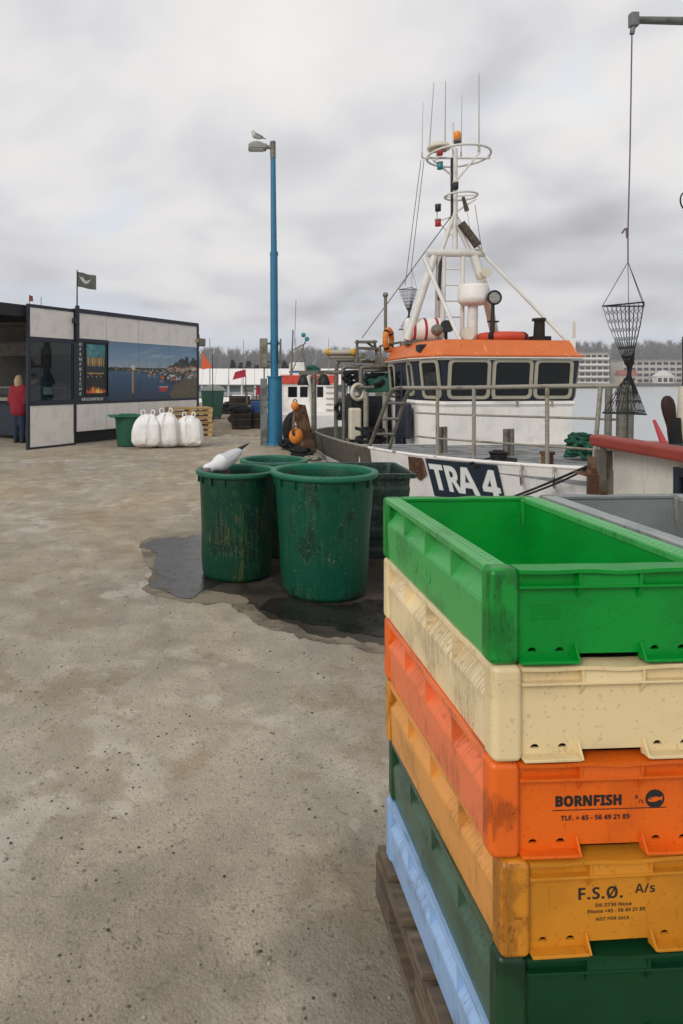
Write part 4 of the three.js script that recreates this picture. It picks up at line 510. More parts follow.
{ const c = V(-1.33, 0, -26.4), t = thing('waste_container', 'tall dark green wheeled container with grey lid past the kiosk', 'container', c, null, true), g = M(0x17463a, 0.55, { map: grime });
  const s = new THREE.Shape([[-0.33, 0.1], [0.33, 0.1], [0.43, 1.12], [-0.43, 1.12]].map(p => new THREE.Vector2(...p))); part(t, 'body', new THREE.ExtrudeGeometry(s, { depth: 0.9, bevelEnabled: true, bevelSize: 0.03, bevelThickness: 0.03, bevelSegments: 3 }).translate(0, 0, -0.45), g); const ls = new THREE.Shape([[-0.5, 1.15], [0.5, 1.15], [0.42, 1.27], [0.15, 1.34], [-0.2, 1.34], [-0.44, 1.27]].map(p => new THREE.Vector2(...p))); part(t, 'lid', new THREE.ExtrudeGeometry(ls, { depth: 1.0, bevelEnabled: true, bevelSize: 0.01, bevelThickness: 0.01, bevelSegments: 2 }).translate(0, 0, -0.5), M(0x8c9694, 0.5)); for (const x of [-0.28, 0.28]) part(t, 'wheel', new THREE.CylinderGeometry(0.075, 0.075, 0.05, 20).rotateZ(Math.PI / 2).translate(x, 0.075, 0.36), mat.black);
  single('fire_extinguisher', 'small red extinguisher standing by the kiosk corner', 'extinguisher', lathe([[0.001, 0], [0.08, 0], [0.085, 0.03], [0.085, 0.44], [0.05, 0.52], [0.025, 0.54], [0.025, 0.6], [0.001, 0.6]], 20).translate(-1.16, 0, -20.2), M(0xb0142a, 0.4));
  const f = thing('marker_flag', 'orange pennant on a dark pole beyond the kiosk corner', 'flag', V(-1.52, 0, -24.4)); part(f, 'pole', bar(V(-1.22, 0, -24.4), V(-1.24, 2.6, -24.4), 0.022, 0.016), mat.black); part(f, 'pennant', mesh([V(-1.25, 2.05, -24.4), V(-1.62, 2.62, -24.42), V(-1.66, 2.0, -24.38), V(-1.25, 2.05, -24.4), V(-1.66, 2.0, -24.38), V(-1.6, 1.98, -24.36)]), M(0xd9603a, 0.8));
}

// ================================================================ LAMP POST
{ const x = 0.64, D = 15.4, t = thing('lamp_post', 'tall blue lamp post with grey head beside the mooring', 'lamp post', V(x, 0, -D)), blue = M(0x1f6f99, 0.5, { map: scuffHeavy, ...bumpy }), g = mat.gal;
  part(t, 'base_column', [new THREE.CylinderGeometry(0.17, 0.185, 1.62, 28).translate(x + 0.08, 0.82, -D), new THREE.CylinderGeometry(0.2, 0.2, 0.035, 28).translate(x + 0.08, 1.64, -D), new THREE.CylinderGeometry(0.24, 0.25, 0.06, 24).translate(x + 0.08, 0.03, -D)], blue);
  part(t, 'guard_plate', rbox(x - 0.27, x - 0.11, 0.0, 1.6, -D + 0.02, -D + 0.1, 0.01), M(0x737b80, 0.6, { map: worn }));
  part(t, 'pole', [bar(V(x + 0.07, 1.65, -D), V(x + 0.055, 4.6, -D), 0.095, 0.09, 20), bar(V(x + 0.055, 4.6, -D), V(x + 0.035, 6.9, -D), 0.075, 0.062, 20)], blue); part(t, 'collar', [new THREE.CylinderGeometry(0.105, 0.105, 0.1, 20).translate(x + 0.068, 2.45, -D), new THREE.CylinderGeometry(0.1, 0.1, 0.08, 20).translate(x + 0.06, 4.6, -D)], blue);
  part(t, 'pole_top', bar(V(x + 0.035, 6.9, -D), V(x + 0.03, 7.3, -D), 0.068, 0.068, 16), g);
  const hd = part(t, 'lamp_head', [rbox(x - 0.56, x - 0.12, 7.1, 7.22, -D - 0.13, -D + 0.13, 0.03, 3), ball(V(x - 0.36, 7.22, -D), 0.2, 1, 0.42, 0.62), bar(V(x - 0.14, 7.17, -D), V(x + 0.02, 7.17, -D), 0.055, 0.05, 12)], M(0x8d8f88, 0.55, { map: grime })); part(hd, 'diffuser', rbox(x - 0.53, x - 0.2, 7.085, 7.1, -D - 0.11, -D + 0.11, 0.006, 1), M(0xbfc0bb, 0.3));
  part(t, 'cable_box', [rbox(x - 0.29, x - 0.1, 1.86, 2.56, -D - 0.02, -D + 0.14, 0.02, 2), bar(V(x - 0.18, 1.6, -D + 0.05), V(x - 0.18, 1.88, -D + 0.05), 0.018)], M(0x83867a, 0.7, { map: worn })); part(t, 'sign_plate', rbox(x + 0.2, x + 0.23, 1.95, 2.55, -D - 0.16, -D + 0.16, 0.005, 1), mat.gal); part(t, 'bracket', [box(x - 0.1, x + 0.21, 2.42, 2.46, -D - 0.02, -D + 0.02), box(x - 0.1, x + 0.21, 1.98, 2.02, -D - 0.02, -D + 0.02)], mat.gal);
}

// ================================================================ FISHING BOAT
const BX = 4.4;
const ST = [[6.45, 0.04, 0.64], [6.75, 0.4, 0.6], [7.1, 0.66, 0.56], [7.6, 1.0, 0.525], [8, 1.25, 0.505], [8.5, 1.57, 0.485], [9, 1.87, 0.47], [9.7, 2.12, 0.445], [10.5, 2.3, 0.42], [12, 2.55, 0.38], [14, 2.7, 0.33], [15.5, 2.72, 0.3], [16.3, 2.62, 0.29], [16.9, 2.2, 0.3], [17.2, 1.3, 0.31], [17.3, 0.02, 0.31]];
const at = D => { for (let i = 0; i < ST.length - 1; i++) if (D <= ST[i + 1][0]) { const t = (D - ST[i][0]) / (ST[i + 1][0] - ST[i][0]); return [lerp(ST[i][1], ST[i + 1][1], t), lerp(ST[i][2], ST[i + 1][2], t)]; } return [0, 0.3]; };
const flare = D => lerp(0.62, 0.93, sstep(6.4, 11, D));            // breadth at the waterline over breadth at the rail
const skin = (D, v, s, out = 0) => { const [h, y] = at(D); const Y = lerp(-1.3, y, v), k = lerp(flare(D), 1, Math.pow(v, 1.3)); return V(BX + s * (h * k + out), Y, -D + (v < 1 ? (1 - v) * 0.35 * sstep(9, 6.4, D) * -1 : 0)); };
{
  const t = thing('fishing_boat', 'white fishing boat TRA 4 with orange wheelhouse roof moored at quay', 'boat', V(BX, -1.3, -11.5));
  const Ds = []; for (let d = 6.45; d < 17.301; d += 0.155) Ds.push(Math.min(d, 17.3)); const VS = [-0.35, 0, 0.25, 0.5, 0.75, 0.9, 1];
  const hull = []; for (const s of [-1, 1]) for (let i = 0; i < Ds.length - 1; i++) for (let k = 0; k < VS.length - 1; k++) { const vv = v => D => v < 0 ? (() => { const p = skin(D, 0, s); return V(BX + (p.x - BX) * 0.75, -1.9, p.z); })() : skin(D, v, s); const a = vv(VS[k])(Ds[i]), b = vv(VS[k])(Ds[i + 1]), c = vv(VS[k + 1])(Ds[i + 1]), d = vv(VS[k + 1])(Ds[i]); const aft = Ds[i] > 10.6; if (aft && VS[k] >= 0.75) continue; hull.push(...(s < 0 ? [a, b, c, a, c, d] : [a, c, b, a, d, c])); }
  part(t, 'hull', mesh(hull), mat.whiteHull);
  // grey steel bulwark round the after deck, with its own inner face and a pale rail
  const bw = [], rail = []; for (const s of [-1, 1]) { const pts = []; for (let i = 0; i < Ds.length - 1; i++) { if (Ds[i] <= 10.6) continue; for (const o of [0.004, -0.05]) { const a = skin(Ds[i], 0.75, s, o), b = skin(Ds[i + 1], 0.75, s, o), c = skin(Ds[i + 1], 1, s, o), d = skin(Ds[i], 1, s, o); bw.push(a, b, c, a, c, d); } } for (const D of Ds) if (D > 9.6 && D < 17.25) pts.push(skin(D, 1, s, -0.02).add(V(0, 0.012, 0))); rail.push(pipe(pts, 0.026, 90, 6)); }
  part(t, 'bulwark', mesh(bw), mat.hullGrey); part(t, 'gunwale_rail', rail, mat.galLight);
  // decks
  const deck = (d0, d1, y, inset) => { const pts = []; for (let d = d0; d <= d1 + 1e-6; d += (d1 - d0) / 30) pts.push([BX - Math.max(0.02, at(d)[0] - inset), -d]); for (let d = d1; d >= d0 - 1e-6; d -= (d1 - d0) / 30) pts.push([BX + Math.max(0.02, at(d)[0] - inset), -d]); return prism(pts, y - 0.05, y); };
  part(t, 'foredeck', deck(6.62, 11.2, 0.43, 0.035), mat.deck); part(t, 'after_deck', deck(11.2, 17.15, -0.35, 0.1), mat.deck); part(t, 'deck_step', box(BX - 2.4, BX + 2.4, -0.35, 0.43, -11.2, -11.24), mat.white);
  part(t, 'toe_rail', [-1, 1].map(s => pipe([6.55, 6.8, 7.2, 7.8, 8.5, 9.2, 10, 10.7].map(D => skin(D, 1, s, -0.01).add(V(0, 0.012, 0))), 0.025, 60, 6)), mat.white);
  part(t, 'rubbing_strake', [-1, 1].map(s => pipe(Ds.filter((_, i) => i % 4 === 0).map(D => skin(D, 0.48, s, 0.03)), 0.06, 90, 8)), mat.blackRub);
  // name board on the bow
  { const c = document.createElement('canvas'); c.width = 1024; c.height = 480; const k = c.getContext('2d'); k.fillStyle = '#1d2836'; k.fillRect(0, 0, 1024, 480); k.fillStyle = '#e4e4e0'; k.strokeStyle = '#dcdcd8'; k.lineJoin = 'round'; k.lineWidth = 14; k.font = 'bold 440px sans-serif'; const put = (s, x, w) => { k.save(); k.translate(x, 385); k.fillText(s, 0, 0, w); k.strokeText(s, 0, 0, w); k.restore(); }; put('T', 30, 210); put('R', 235, 230); put('A', 430, 270); put('4', 765, 230); const r = RNG(4); for (let i = 0; i < 60; i++) { k.globalAlpha = 0.3 * r(); k.fillStyle = r() > 0.5 ? '#0f1620' : '#5a5f63'; k.fillRect(1024 * r(), 480 * r(), 2 + 30 * r(), 2 + 5 * r()); }
    const tx = new THREE.CanvasTexture(c); tx.colorSpace = THREE.SRGBColorSpace; const pos = [], uv = [], idx = [], n = 24, m = 6; for (let j = 0; j <= m; j++) for (let i = 0; i <= n; i++) { const D = lerp(8.98, 7.98, i / n), p = skin(D, lerp(0.695, 0.992, j / m), -1, 0.022); pos.push(p.x, p.y, p.z); uv.push(i / n, j / m); } for (let j = 0; j < m; j++) for (let i = 0; i < n; i++) { const a = j * (n + 1) + i; idx.push(a, a + 1, a + n + 1, a + 1, a + n + 2, a + n + 1); } const g = new THREE.BufferGeometry(); g.setAttribute('position', new THREE.Float32BufferAttribute(pos, 3)); g.setAttribute('uv', new THREE.Float32BufferAttribute(uv, 2)); g.setIndex(idx); g.computeVertexNormals(); part(t, 'name_board', g, new THREE.MeshStandardMaterial({ map: tx, roughness: 0.6, side: THREE.DoubleSide }), { uv: 1, label: 'navy name board lettered TRA 4 in white' }); }
  { const tr = []; const g = (D, v) => skin(D, v, -1, 0.03); const L = [[9.35, 0.99], [9.02, 0.99], [9.02, 0.86], [9.2, 0.8], [9.4, 0.86]]; for (let i = 1; i < L.length - 1; i++) tr.push(g(...L[0]), g(...L[i]), g(...L[i + 1])); part(t, 'chafe_plate', mesh(tr), mat.rust); }
  for (const D of [7.62, 7.28]) part(t, 'mooring_ring', torus(0.115, 0.013, skin(D, 0.93, -1, 0.1).add(V(-0.02, 0.02, 0)), 0, 1.1, 0), mat.stainless);
  { const c = skin(6.8, 1, -1, 0); part(t, 'bow_fitting', [box(3.5, 4.1, 0.15, 0.56, -6.5, -6.56), box(3.86, 4.2, 0.5, 0.86, -6.42, -6.47), box(3.5, 4.15, 0.56, 0.585, -6.5, -6.8), bar(V(3.62, 0.585, -6.65), V(3.62, 0.75, -6.65), 0.06, 0.06, 14)], mat.rust); part(t, 'stem_roller', new THREE.CylinderGeometry(0.08, 0.08, 0.3, 16).rotateZ(Math.PI / 2).translate(4.35, 0.72, -6.45), mat.gal); }
  // ---- wheelhouse
  const whP = [[3.1, 13.8], [3.1, 11.7], [3.4, 10.95], [5.85, 11.3], [6.1, 12.0], [6.1, 13.8]], cen = [4.6, 12.5];
  const off = (d) => whP.map(([x, D], i) => { const a = whP[(i + 5) % 6], b = whP[(i + 1) % 6]; const n1 = V(-(D - a[1]), 0, x - a[0]).normalize(), n2 = V(-(b[1] - D), 0, b[0] - x).normalize(), s = ((n1.x * (x - cen[0]) + n1.z * (D - cen[1])) > 0 ? 1 : -1); const n = n1.multiplyScalar(s).add(n2.multiplyScalar((n2.x * (x - cen[0]) + n2.z * (D - cen[1])) > 0 ? 1 : -1)).normalize(); return [x + n.x * d, D + n.z * d]; });
  const wall = (d0, y0, d1, y1) => { const a = off(d0), b = off(d1), tr = []; for (let i = 0; i < 6; i++) { const j = (i + 1) % 6, A = V(a[i][0], y0, -a[i][1]), B = V(a[j][0], y0, -a[j][1]), C = V(b[j][0], y1, -b[j][1]), E = V(b[i][0], y1, -b[i][1]); tr.push(A, B, C, A, C, E); } return mesh(tr); };
  const capAt = (d, y) => { const a = off(d); return prism(a.map(p => [p[0], -p[1]]), y - 0.02, y); };
  const wh = part(t, 'wheelhouse', [wall(-0.1, -0.35, -0.06, 1.09), wall(-0.06, 1.09, -0.02, 1.14), wall(-0.02, 1.14, -0.04, 1.19)], mat.white);
  const y0 = 1.19, y1 = 1.96, dA = -0.05, dB = 0.05; const band = part(t, 'window_band', wall(dA, y0, dB, y1), mat.navy);
  part(t, 'roof', [wall(0.15, 1.955, 0.16, 1.985), wall(0.16, 1.985, 0.06, 2.0), wall(0.06, 2.0, -0.12, 2.25), capAt(-0.12, 2.262)], mat.orange); part(t, 'eave', [capAt(0.145, 1.955), wall(0.06, 1.9, 0.08, 1.94)], mat.white);
  const A0 = off(dA), B0 = off(dB);
  function win(i, u0, u1, v0, v1, name = 'window', glass = mat.glassDark) { // a framed pane set on side i of the leaning band
    const j = i + 1, a = V(A0[i][0], y0, -A0[i][1]), b = V(A0[j][0], y0, -A0[j][1]), c = V(B0[i][0], y1, -B0[i][1]), ex = b.clone().sub(a), W = ex.length(); ex.normalize(); const up = c.clone().sub(a), ey = up.clone().sub(ex.clone().multiplyScalar(up.dot(ex))), Hh = ey.length(); ey.normalize(); const ez = V().crossVectors(ex, ey).normalize(); if (ez.x * (a.x - 4.6) + ez.z * (a.z + 12.5) < 0) ez.negate();
    const Mx = new THREE.Matrix4().makeBasis(ex, ey, V().crossVectors(ex, ey)), sgn = V().crossVectors(ex, ey).dot(ez); Mx.setPosition(a.clone().add(ez.clone().multiplyScalar(0.004)));
    const w = (u1 - u0) * W, h = (v1 - v0) * Hh, X = u0 * W, Y = v0 * Hh, rrs = (x, y, w, h, r, C) => { const s = new C(); s.moveTo(x + r, y); s.lineTo(x + w - r, y); s.quadraticCurveTo(x + w, y, x + w, y + r); s.lineTo(x + w, y + h - r); s.quadraticCurveTo(x + w, y + h, x + w - r, y + h); s.lineTo(x + r, y + h); s.quadraticCurveTo(x, y + h, x, y + h - r); s.lineTo(x, y + r); s.quadraticCurveTo(x, y, x + r, y); return s; };
    const fw = 0.055, s = rrs(X, Y, w, h, 0.11, THREE.Shape); s.holes.push(rrs(X + fw, Y + fw, w - 2 * fw, h - 2 * fw, 0.07, THREE.Path)); const fg = new THREE.ExtrudeGeometry(s, { depth: 0.03 * sgn, bevelEnabled: false, curveSegments: 6 }); const gg = new THREE.ShapeGeometry(rrs(X + fw - 0.01, Y + fw - 0.01, w - 2 * fw + 0.02, h - 2 * fw + 0.02, 0.07, THREE.Shape), 6).translate(0, 0, 0.008 * sgn);
    const f = part(t, name, fg.applyMatrix4(Mx), mat.frame); part(f, 'pane', gg.applyMatrix4(Mx), glass);
  }
  win(2, 0.015, 0.335, 0.05, 0.95); win(2, 0.35, 0.66, 0.05, 0.95); win(2, 0.675, 0.975, 0.05, 0.95); win(1, 0.28, 0.95, 0.05, 0.95); win(0, 0.06, 0.3, 0.05, 0.92); win(0, 0.78, 0.96, 0.1, 0.92); win(3, 0.1, 0.9, 0.05, 0.95); win(4, 0.1, 0.5, 0.05, 0.95);
  { const d = part(t, 'door', rbox(3.055, 3.1, -0.2, 1.86, -12.5, -13.05, 0.015), mat.navy, { label: 'dark navy sliding door in the wheelhouse side' }); part(d, 'handle', bar(V(3.04, 0.75, -12.6), V(3.04, 0.95, -12.6), 0.015), mat.stainless); part(d, 'pane', box(3.046, 3.055, 1.2, 1.75, -12.6, -12.95), mat.glassDark); }
  part(t, 'side_tyre_cover', rbox(2.98, 3.09, 0.46, 1.12, -11.85, -12.35, 0.04), mat.navy);
  part(t, 'wiper', [bar(V(4.25, 1.24, -11.0), V(4.75, 1.25, -11.06), 0.012), bar(V(4.3, 1.26, -11.02), V(4.3, 1.5, -11.03), 0.008)], mat.frame);
  for (const x of [4.75, 5.4]) part(t, 'cleat', box(x - 0.02, x + 0.02, 1.1, 1.2, -10.97 - 0.14 * (x - 3.4), -11.01 - 0.14 * (x - 3.4)), mat.galLight);
  // ---- roof fittings: a measured place on the roof or in the mast plane
  const m = (px, py, D = 12.3) => spot(px, py, D), rod = (px0, py0, px1, py1, r, D = 12.3, D2 = D) => bar(m(px0, py0, D), m(px1, py1, D2), r, r, 10);
  part(t, 'mast_frame', [bar(m(427, 253), m(484, 253), 0.075, 0.075, 14), rod(434, 256, 407, 340, 0.075), rod(439, 256, 437, 338, 0.055, 12.3, 12.9), rod(474, 256, 485, 290, 0.085), rod(485, 290, 496, 340, 0.085, 12.3, 12.9), rod(455, 253, 455, 149, 0.05), rod(455, 212, 441, 252, 0.045), rod(455, 220, 470, 252, 0.045)], mat.mast);
  part(t, 'mast_ladder', [rod(444, 256, 443, 338, 0.04), rod(463, 256, 462, 338, 0.04), ...[269, 285, 301, 317].map(y => rod(444, y, 463, y, 0.016))], mat.mast);
  part(t, 'stay', [rod(424, 258, 462, 345, 0.035, 12.3, 11.2), rod(484, 255, 566, 340, 0.03, 12.3, 11.6)], mat.mast); part(t, 'stay_foot', [box(...(() => { const p = m(462, 346, 11.2); return [p.x - 0.07, p.x + 0.07, p.y - 0.12, p.y + 0.06, p.z - 0.02, p.z + 0.04]; })()), box(...(() => { const p = m(570, 343, 11.5); return [p.x - 0.1, p.x + 0.08, p.y - 0.1, p.y + 0.06, p.z - 0.02, p.z + 0.04]; })())], mat.white);
  part(t, 'stay_wire', [rod(452, 215, 362, 338, 0.01, 12.3, 15), rod(421, 160, 405, 285, 0.007), rod(424, 160, 411, 270, 0.007), rod(475, 205, 482, 252, 0.006)], mat.gal);
  { const R = 0.585, c = m(458.5, 156); part(t, 'mast_ring', [torus(R, 0.022, c, Math.PI / 2 - 0.02, 0, 0, 48), bar(m(423, 158), m(490, 158), 0.022), rod(457, 180, 480, 152, 0.02), rod(455, 178, 433, 160, 0.018), rod(437, 148, 437, 160, 0.02)], mat.mast); const c2 = m(461, 196); part(t, 'mast_ring', [torus(0.3, 0.02, c2, Math.PI / 2, 0, 0, 36), rod(456, 212, 476, 199, 0.016), rod(446, 197, 475, 195, 0.012)], mat.mast); }
  for (const [x0, ya, x1, yb, r] of [[422, 158, 423, 102, 0.008], [429, 152, 434, 82, 0.012], [445, 152, 445.5, 81, 0.014], [461, 158, 462, 95, 0.01], [479, 152, 479, 73, 0.014]]) part(t, 'aerial', [bar(m(x0, ya), m(x1, yb), r, r * 0.5, 8), bar(m(x0, ya), m(lerp(x0, x1, 0.1), lerp(ya, yb, 0.1)), r * 2, r * 1.8, 8)], mat.frame);
  { const c = m(439, 147); part(t, 'dome_aerial', [lathe([[0.001, 0], [0.2, 0.01], [0.23, 0.04], [0.18, 0.11], [0.001, 0.14]], 28).translate(c.x, c.y - 0.06, c.z)], mat.cream); }
  { const c = m(457, 138), l = part(t, 'beacon', lathe([[0.001, -0.02], [0.075, -0.02], [0.075, 0.11], [0.05, 0.14], [0.001, 0.15]], 20).translate(c.x, c.y - 0.02, c.z), mat.amber, { label: 'amber warning beacon on the masthead' }); part(l, 'base', lathe([[0.001, -0.07], [0.08, -0.07], [0.08, -0.02], [0.001, -0.02]], 20).translate(c.x, c.y - 0.02, c.z), mat.gal); }
  part(t, 'lamp_bracket', [rod(453, 150, 453, 123, 0.022), rod(437, 208, 437, 222, 0.012), rod(437, 222, 452, 216, 0.014), rod(440, 224, 452, 236, 0.012)], mat.mast);
  for (const [x, y, cm] of [[440, 152, mat.red], [440, 166, mat.teal], [438, 223, mat.red], [438, 208, mat.black], [455.5, 186, mat.black]]) { const c = m(x, y, 12.2); const l = part(t, 'navigation_light', lathe([[0.001, -0.06], [0.055, -0.06], [0.055, 0.05], [0.001, 0.05]], 16).translate(c.x, c.y, c.z), cm); part(l, 'cap', lathe([[0.001, 0.05], [0.06, 0.05], [0.06, 0.075], [0.001, 0.08]], 16).translate(c.x, c.y, c.z), mat.frame); }
  part(t, 'cable_bundle', pipe([m(452, 158), m(452, 190), m(452, 215), m(448, 235), m(441, 254), m(439, 300)], 0.03, 40, 6), mat.black);
  part(t, 'boom_fender', [bar(m(461, 223, 12.2), m(478, 246, 12.2), 0.075, 0.08, 16), bar(m(463, 197, 12.2), m(467, 211, 12.2), 0.03, 0.045, 12)], M(0x6a5f4c, 0.8, { map: netTex })); part(t, 'line', [rod(478, 246, 484, 254, 0.012, 12.2), rod(456, 214, 461, 223, 0.012, 12.2), rod(467, 211, 471, 235, 0.005, 12.2)], mat.frame);
  { const c = m(473, 303, 12.0); part(t, 'radar_dome', lathe([[0.001, -0.12], [0.2, -0.12], [0.27, -0.06], [0.28, 0.02], [0.27, 0.22], [0.25, 0.26], [0.001, 0.28]], 40).translate(c.x, c.y + 0.08, c.z), mat.white); part(t, 'radar_post', bar(V(c.x, c.y, c.z), V(c.x - 0.02, 2.25, c.z), 0.09, 0.1, 16), mat.mast); const d = m(481, 275, 12.0); part(t, 'horn', [ball(d, 0.1), bar(d, m(487, 272, 11.8), 0.06, 0.1, 16)], mat.cream); }
  { const c = m(493, 298, 11.8), s = part(t, 'searchlight', [new THREE.CylinderGeometry(0.12, 0.08, 0.14, 24).rotateX(Math.PI / 2).translate(c.x, c.y, c.z), torus(0.12, 0.018, c.clone().add(V(0, 0, 0.07))), bar(V(c.x, c.y - 0.12, c.z), V(c.x - 0.02, 2.24, c.z), 0.03, 0.05, 12), box(c.x - 0.1, c.x + 0.1, 2.62, 2.65, c.z - 0.03, c.z + 0.03)], mat.black); part(s, 'lens', new THREE.CylinderGeometry(0.1, 0.1, 0.01, 24).rotateX(Math.PI / 2).translate(c.x, c.y, c.z + 0.072), mat.stainless); }
  { const c = m(539, 332, 11.8); part(t, 'exhaust_stub', [box(c.x - 0.17, c.x + 0.17, 2.25, 2.36, c.z - 0.12, c.z + 0.12), bar(V(c.x, 2.36, c.z), V(c.x + 0.01, 2.66, c.z), 0.1, 0.09, 16), new THREE.CylinderGeometry(0.12, 0.12, 0.05, 16).translate(c.x, 2.67, c.z)], M(0x5a4f46, 0.8, { map: rust })); const d = m(574, 338, 11.6); part(t, 'aerial', bar(d, V(d.x, d.y + 0.3, d.z), 0.025, 0.02, 10), mat.cream); }
  { const c = m(418, 341, 12.5); part(t, 'life_raft', [new THREE.CylinderGeometry(0.25, 0.25, 0.62, 28).rotateZ(Math.PI / 2).translate(c.x + 0.1, 2.52, c.z), ...[-1, 1].map(s => ball(V(c.x + 0.1 + s * 0.31, 2.52, c.z), 0.25, 0.25, 1, 1))], mat.white); [-0.22, 0, 0.22].forEach(x => part(t, 'raft_strap', new THREE.CylinderGeometry(0.253, 0.253, 0.05, 28, 1, true).rotateZ(Math.PI / 2).translate(c.x + 0.1 + x, 2.52, c.z), mat.red)); part(t, 'raft_cradle', box(c.x - 0.25, c.x + 0.45, 2.25, 2.33, c.z - 0.2, c.z + 0.2), mat.gal); const e = m(437, 330, 12.0); part(t, 'floodlight', [ball(e, 0.11), bar(V(e.x, 2.25, e.z), e, 0.03)], mat.gal); const f = m(446, 328, 12.2); part(t, 'floodlight', [new THREE.CylinderGeometry(0.13, 0.06, 0.16, 20).rotateX(1.2).translate(f.x, f.y, f.z), bar(V(f.x, 2.25, f.z), f, 0.03)], mat.black); const h = m(467, 334, 11.8); part(t, 'loudhailer', [new THREE.CylinderGeometry(0.13, 0.13, 0.06, 24).rotateX(1.3).translate(h.x, h.y, h.z), bar(V(h.x, 2.25, h.z), h, 0.03)], mat.cream); const k = m(431, 347, 11.7); part(t, 'roof_box', rbox(k.x - 0.28, k.x + 0.14, 2.05, 2.2, k.z - 0.02, k.z + 0.22, 0.02), mat.black); }
  // ---- rail round the foredeck
  const railPts = (y, list) => list.map(D => { const p = skin(D, 1, -1, -0.05); return V(p.x, y(D), p.z); });
  const topY = D => lerp(1.49, 1.44, sstep(6.5, 9.4, D));
  const tip = V(BX - 0.02, 1.49, -6.52); const port = [6.8, 7.2, 7.8, 8.6, 9.4].map(D => { const p = skin(D, 1, 1, -0.05); return V(p.x, topY(D), p.z); });
  part(t, 'hand_rail', [pipe([V(2.35, 1.44, -9.5), ...railPts(topY, [9.2, 8.8, 8.3, 7.8, 7.4, 7.05, 6.75])], 0.027, 110, 8)], mat.galLight);
  for (const dy of [0.36, 0.7]) part(t, 'guard_wire', pipe([...railPts(D => topY(D) - dy, [9.3, 8.8, 8.3, 7.8, 7.4, 7.05, 6.75])], 0.014, 100, 6), mat.galLight);
  const stanch = (D, s, lean = 0) => { const p = skin(D, 1, s, -0.05); part(t, 'stanchion', [bar(V(p.x - lean, p.y, p.z), V(p.x, topY(D), p.z), 0.024, 0.024, 10), new THREE.CylinderGeometry(0.05, 0.05, 0.012, 12).translate(p.x - lean, p.y + 0.02, p.z)], mat.galLight); };
  stanch(8.86, -1); stanch(8.34, -1); stanch(7.48, -1); stanch(6.98, -1, 0.08); 
  for (const [dx, r] of [[-0.6, 0.035], [-0.46, 0.05], [-0.37, 0.035]]) part(t, 'bow_post', bar(V(BX + dx, 0.45, -6.72), V(BX + dx + 0.02, 1.47, -6.72), r, r, 12), mat.gal);
  part(t, 'boarding_steps', [pipe([V(2.35, 1.44, -9.5), V(2.22, 1.36, -9.75), V(2.02, 0.5, -10.35)], 0.03, 24, 8), pipe([V(2.62, 1.43, -9.4), V(2.48, 1.36, -9.75), V(2.32, 0.45, -10.3)], 0.03, 24, 8), ...[0.7, 0.95, 1.2].map(y => bar(V(2.05 + (y - 0.5) * 0.2, y, -10.3 + (y - 0.5) * 0.66), V(2.32 + (y - 0.5) * 0.18, y, -10.26 + (y - 0.5) * 0.62), 0.022))], mat.gal);
  for (const [x, D] of [[3.0, 9.9], [3.85, 9.45]]) part(t, 'deck_pipe', [bar(V(x, 0.43, -D), V(x, 0.83, -D), 0.04, 0.04, 14), bar(V(x + 0.1, 0.43, -D - 0.05), V(x + 0.1, 0.83, -D - 0.05), 0.045, 0.045, 14)], mat.gal);
  { const w = part(t, 'windlass', [new THREE.CylinderGeometry(0.08, 0.11, 0.16, 18).translate(3.25, 0.51, -8.2), new THREE.CylinderGeometry(0.13, 0.1, 0.04, 18).translate(3.25, 0.61, -8.2), box(3.1, 3.42, 0.43, 0.46, -8.05, -8.35), bar(V(2.9, 0.47, -8.3), V(3.25, 0.58, -8.2), 0.014), bar(V(2.93, 0.45, -8.22), V(3.25, 0.47, -8.2), 0.016), bar(V(3.25, 0.52, -8.2), V(3.45, 0.5, -8.12), 0.06, 0.06, 12)], M(0x35322e, 0.7, { map: rust })); part(w, 'cover', lathe([[0.001, 0.66], [0.06, 0.655], [0.11, 0.62], [0.1, 0.56]], 20).translate(3.25, 0.0, -8.2), mat.blackRub); part(t, 'bollard', [bar(V(3.66, 0.43, -7.75), V(3.66, 0.66, -7.75), 0.07, 0.07, 14), new THREE.CylinderGeometry(0.09, 0.09, 0.03, 14).translate(3.66, 0.67, -7.75)], mat.rust); }
  // ---- after deck: net drums, gallows, shelter
  const d0 = part(t, 'net_drum', [new THREE.CylinderGeometry(0.36, 0.36, 0.95, 36, 6).rotateZ(Math.PI / 2).translate(2.78, 0.85, -14.1)], mat.darkNet); const d1 = part(t, 'net_drum', [new THREE.CylinderGeometry(0.4, 0.4, 0.95, 36, 6).rotateZ(Math.PI / 2).translate(2.78, 0.1, -14.1)], mat.darkNet);
  for (const [d, y] of [[d0, 0.85], [d1, 0.1]]) for (const x of [2.28, 3.28]) part(d, 'flange', new THREE.CylinderGeometry(0.42, 0.42, 0.03, 32).rotateZ(Math.PI / 2).translate(x, y, -14.1), mat.black);
  for (const px of [366, 385]) part(t, 'gallows_post', bar(spot(px, 392, 13.5), V(spot(px, 392, 13.5).x, -0.35, -13.5), 0.055, 0.055, 12), mat.galLight);
  part(t, 'net_hauler', [rbox(...(() => { const p = spot(349, 408, 13.6), q = spot(361, 440, 13.6); return [p.x, q.x, q.y, p.y]; })(), -13.5, -13.75, 0.05, 3), torus(0.16, 0.04, spot(358, 392, 13.7), 0, 0.5, 0)], mat.cream); part(t, 'hauler_leg', [348, 356].map(px => bar(spot(px, 438, 13.65), V(spot(px, 438, 13.65).x, -0.35, -13.65), 0.05)), mat.gal);
  const Gp = (px, py, D) => spot(px, py, D);
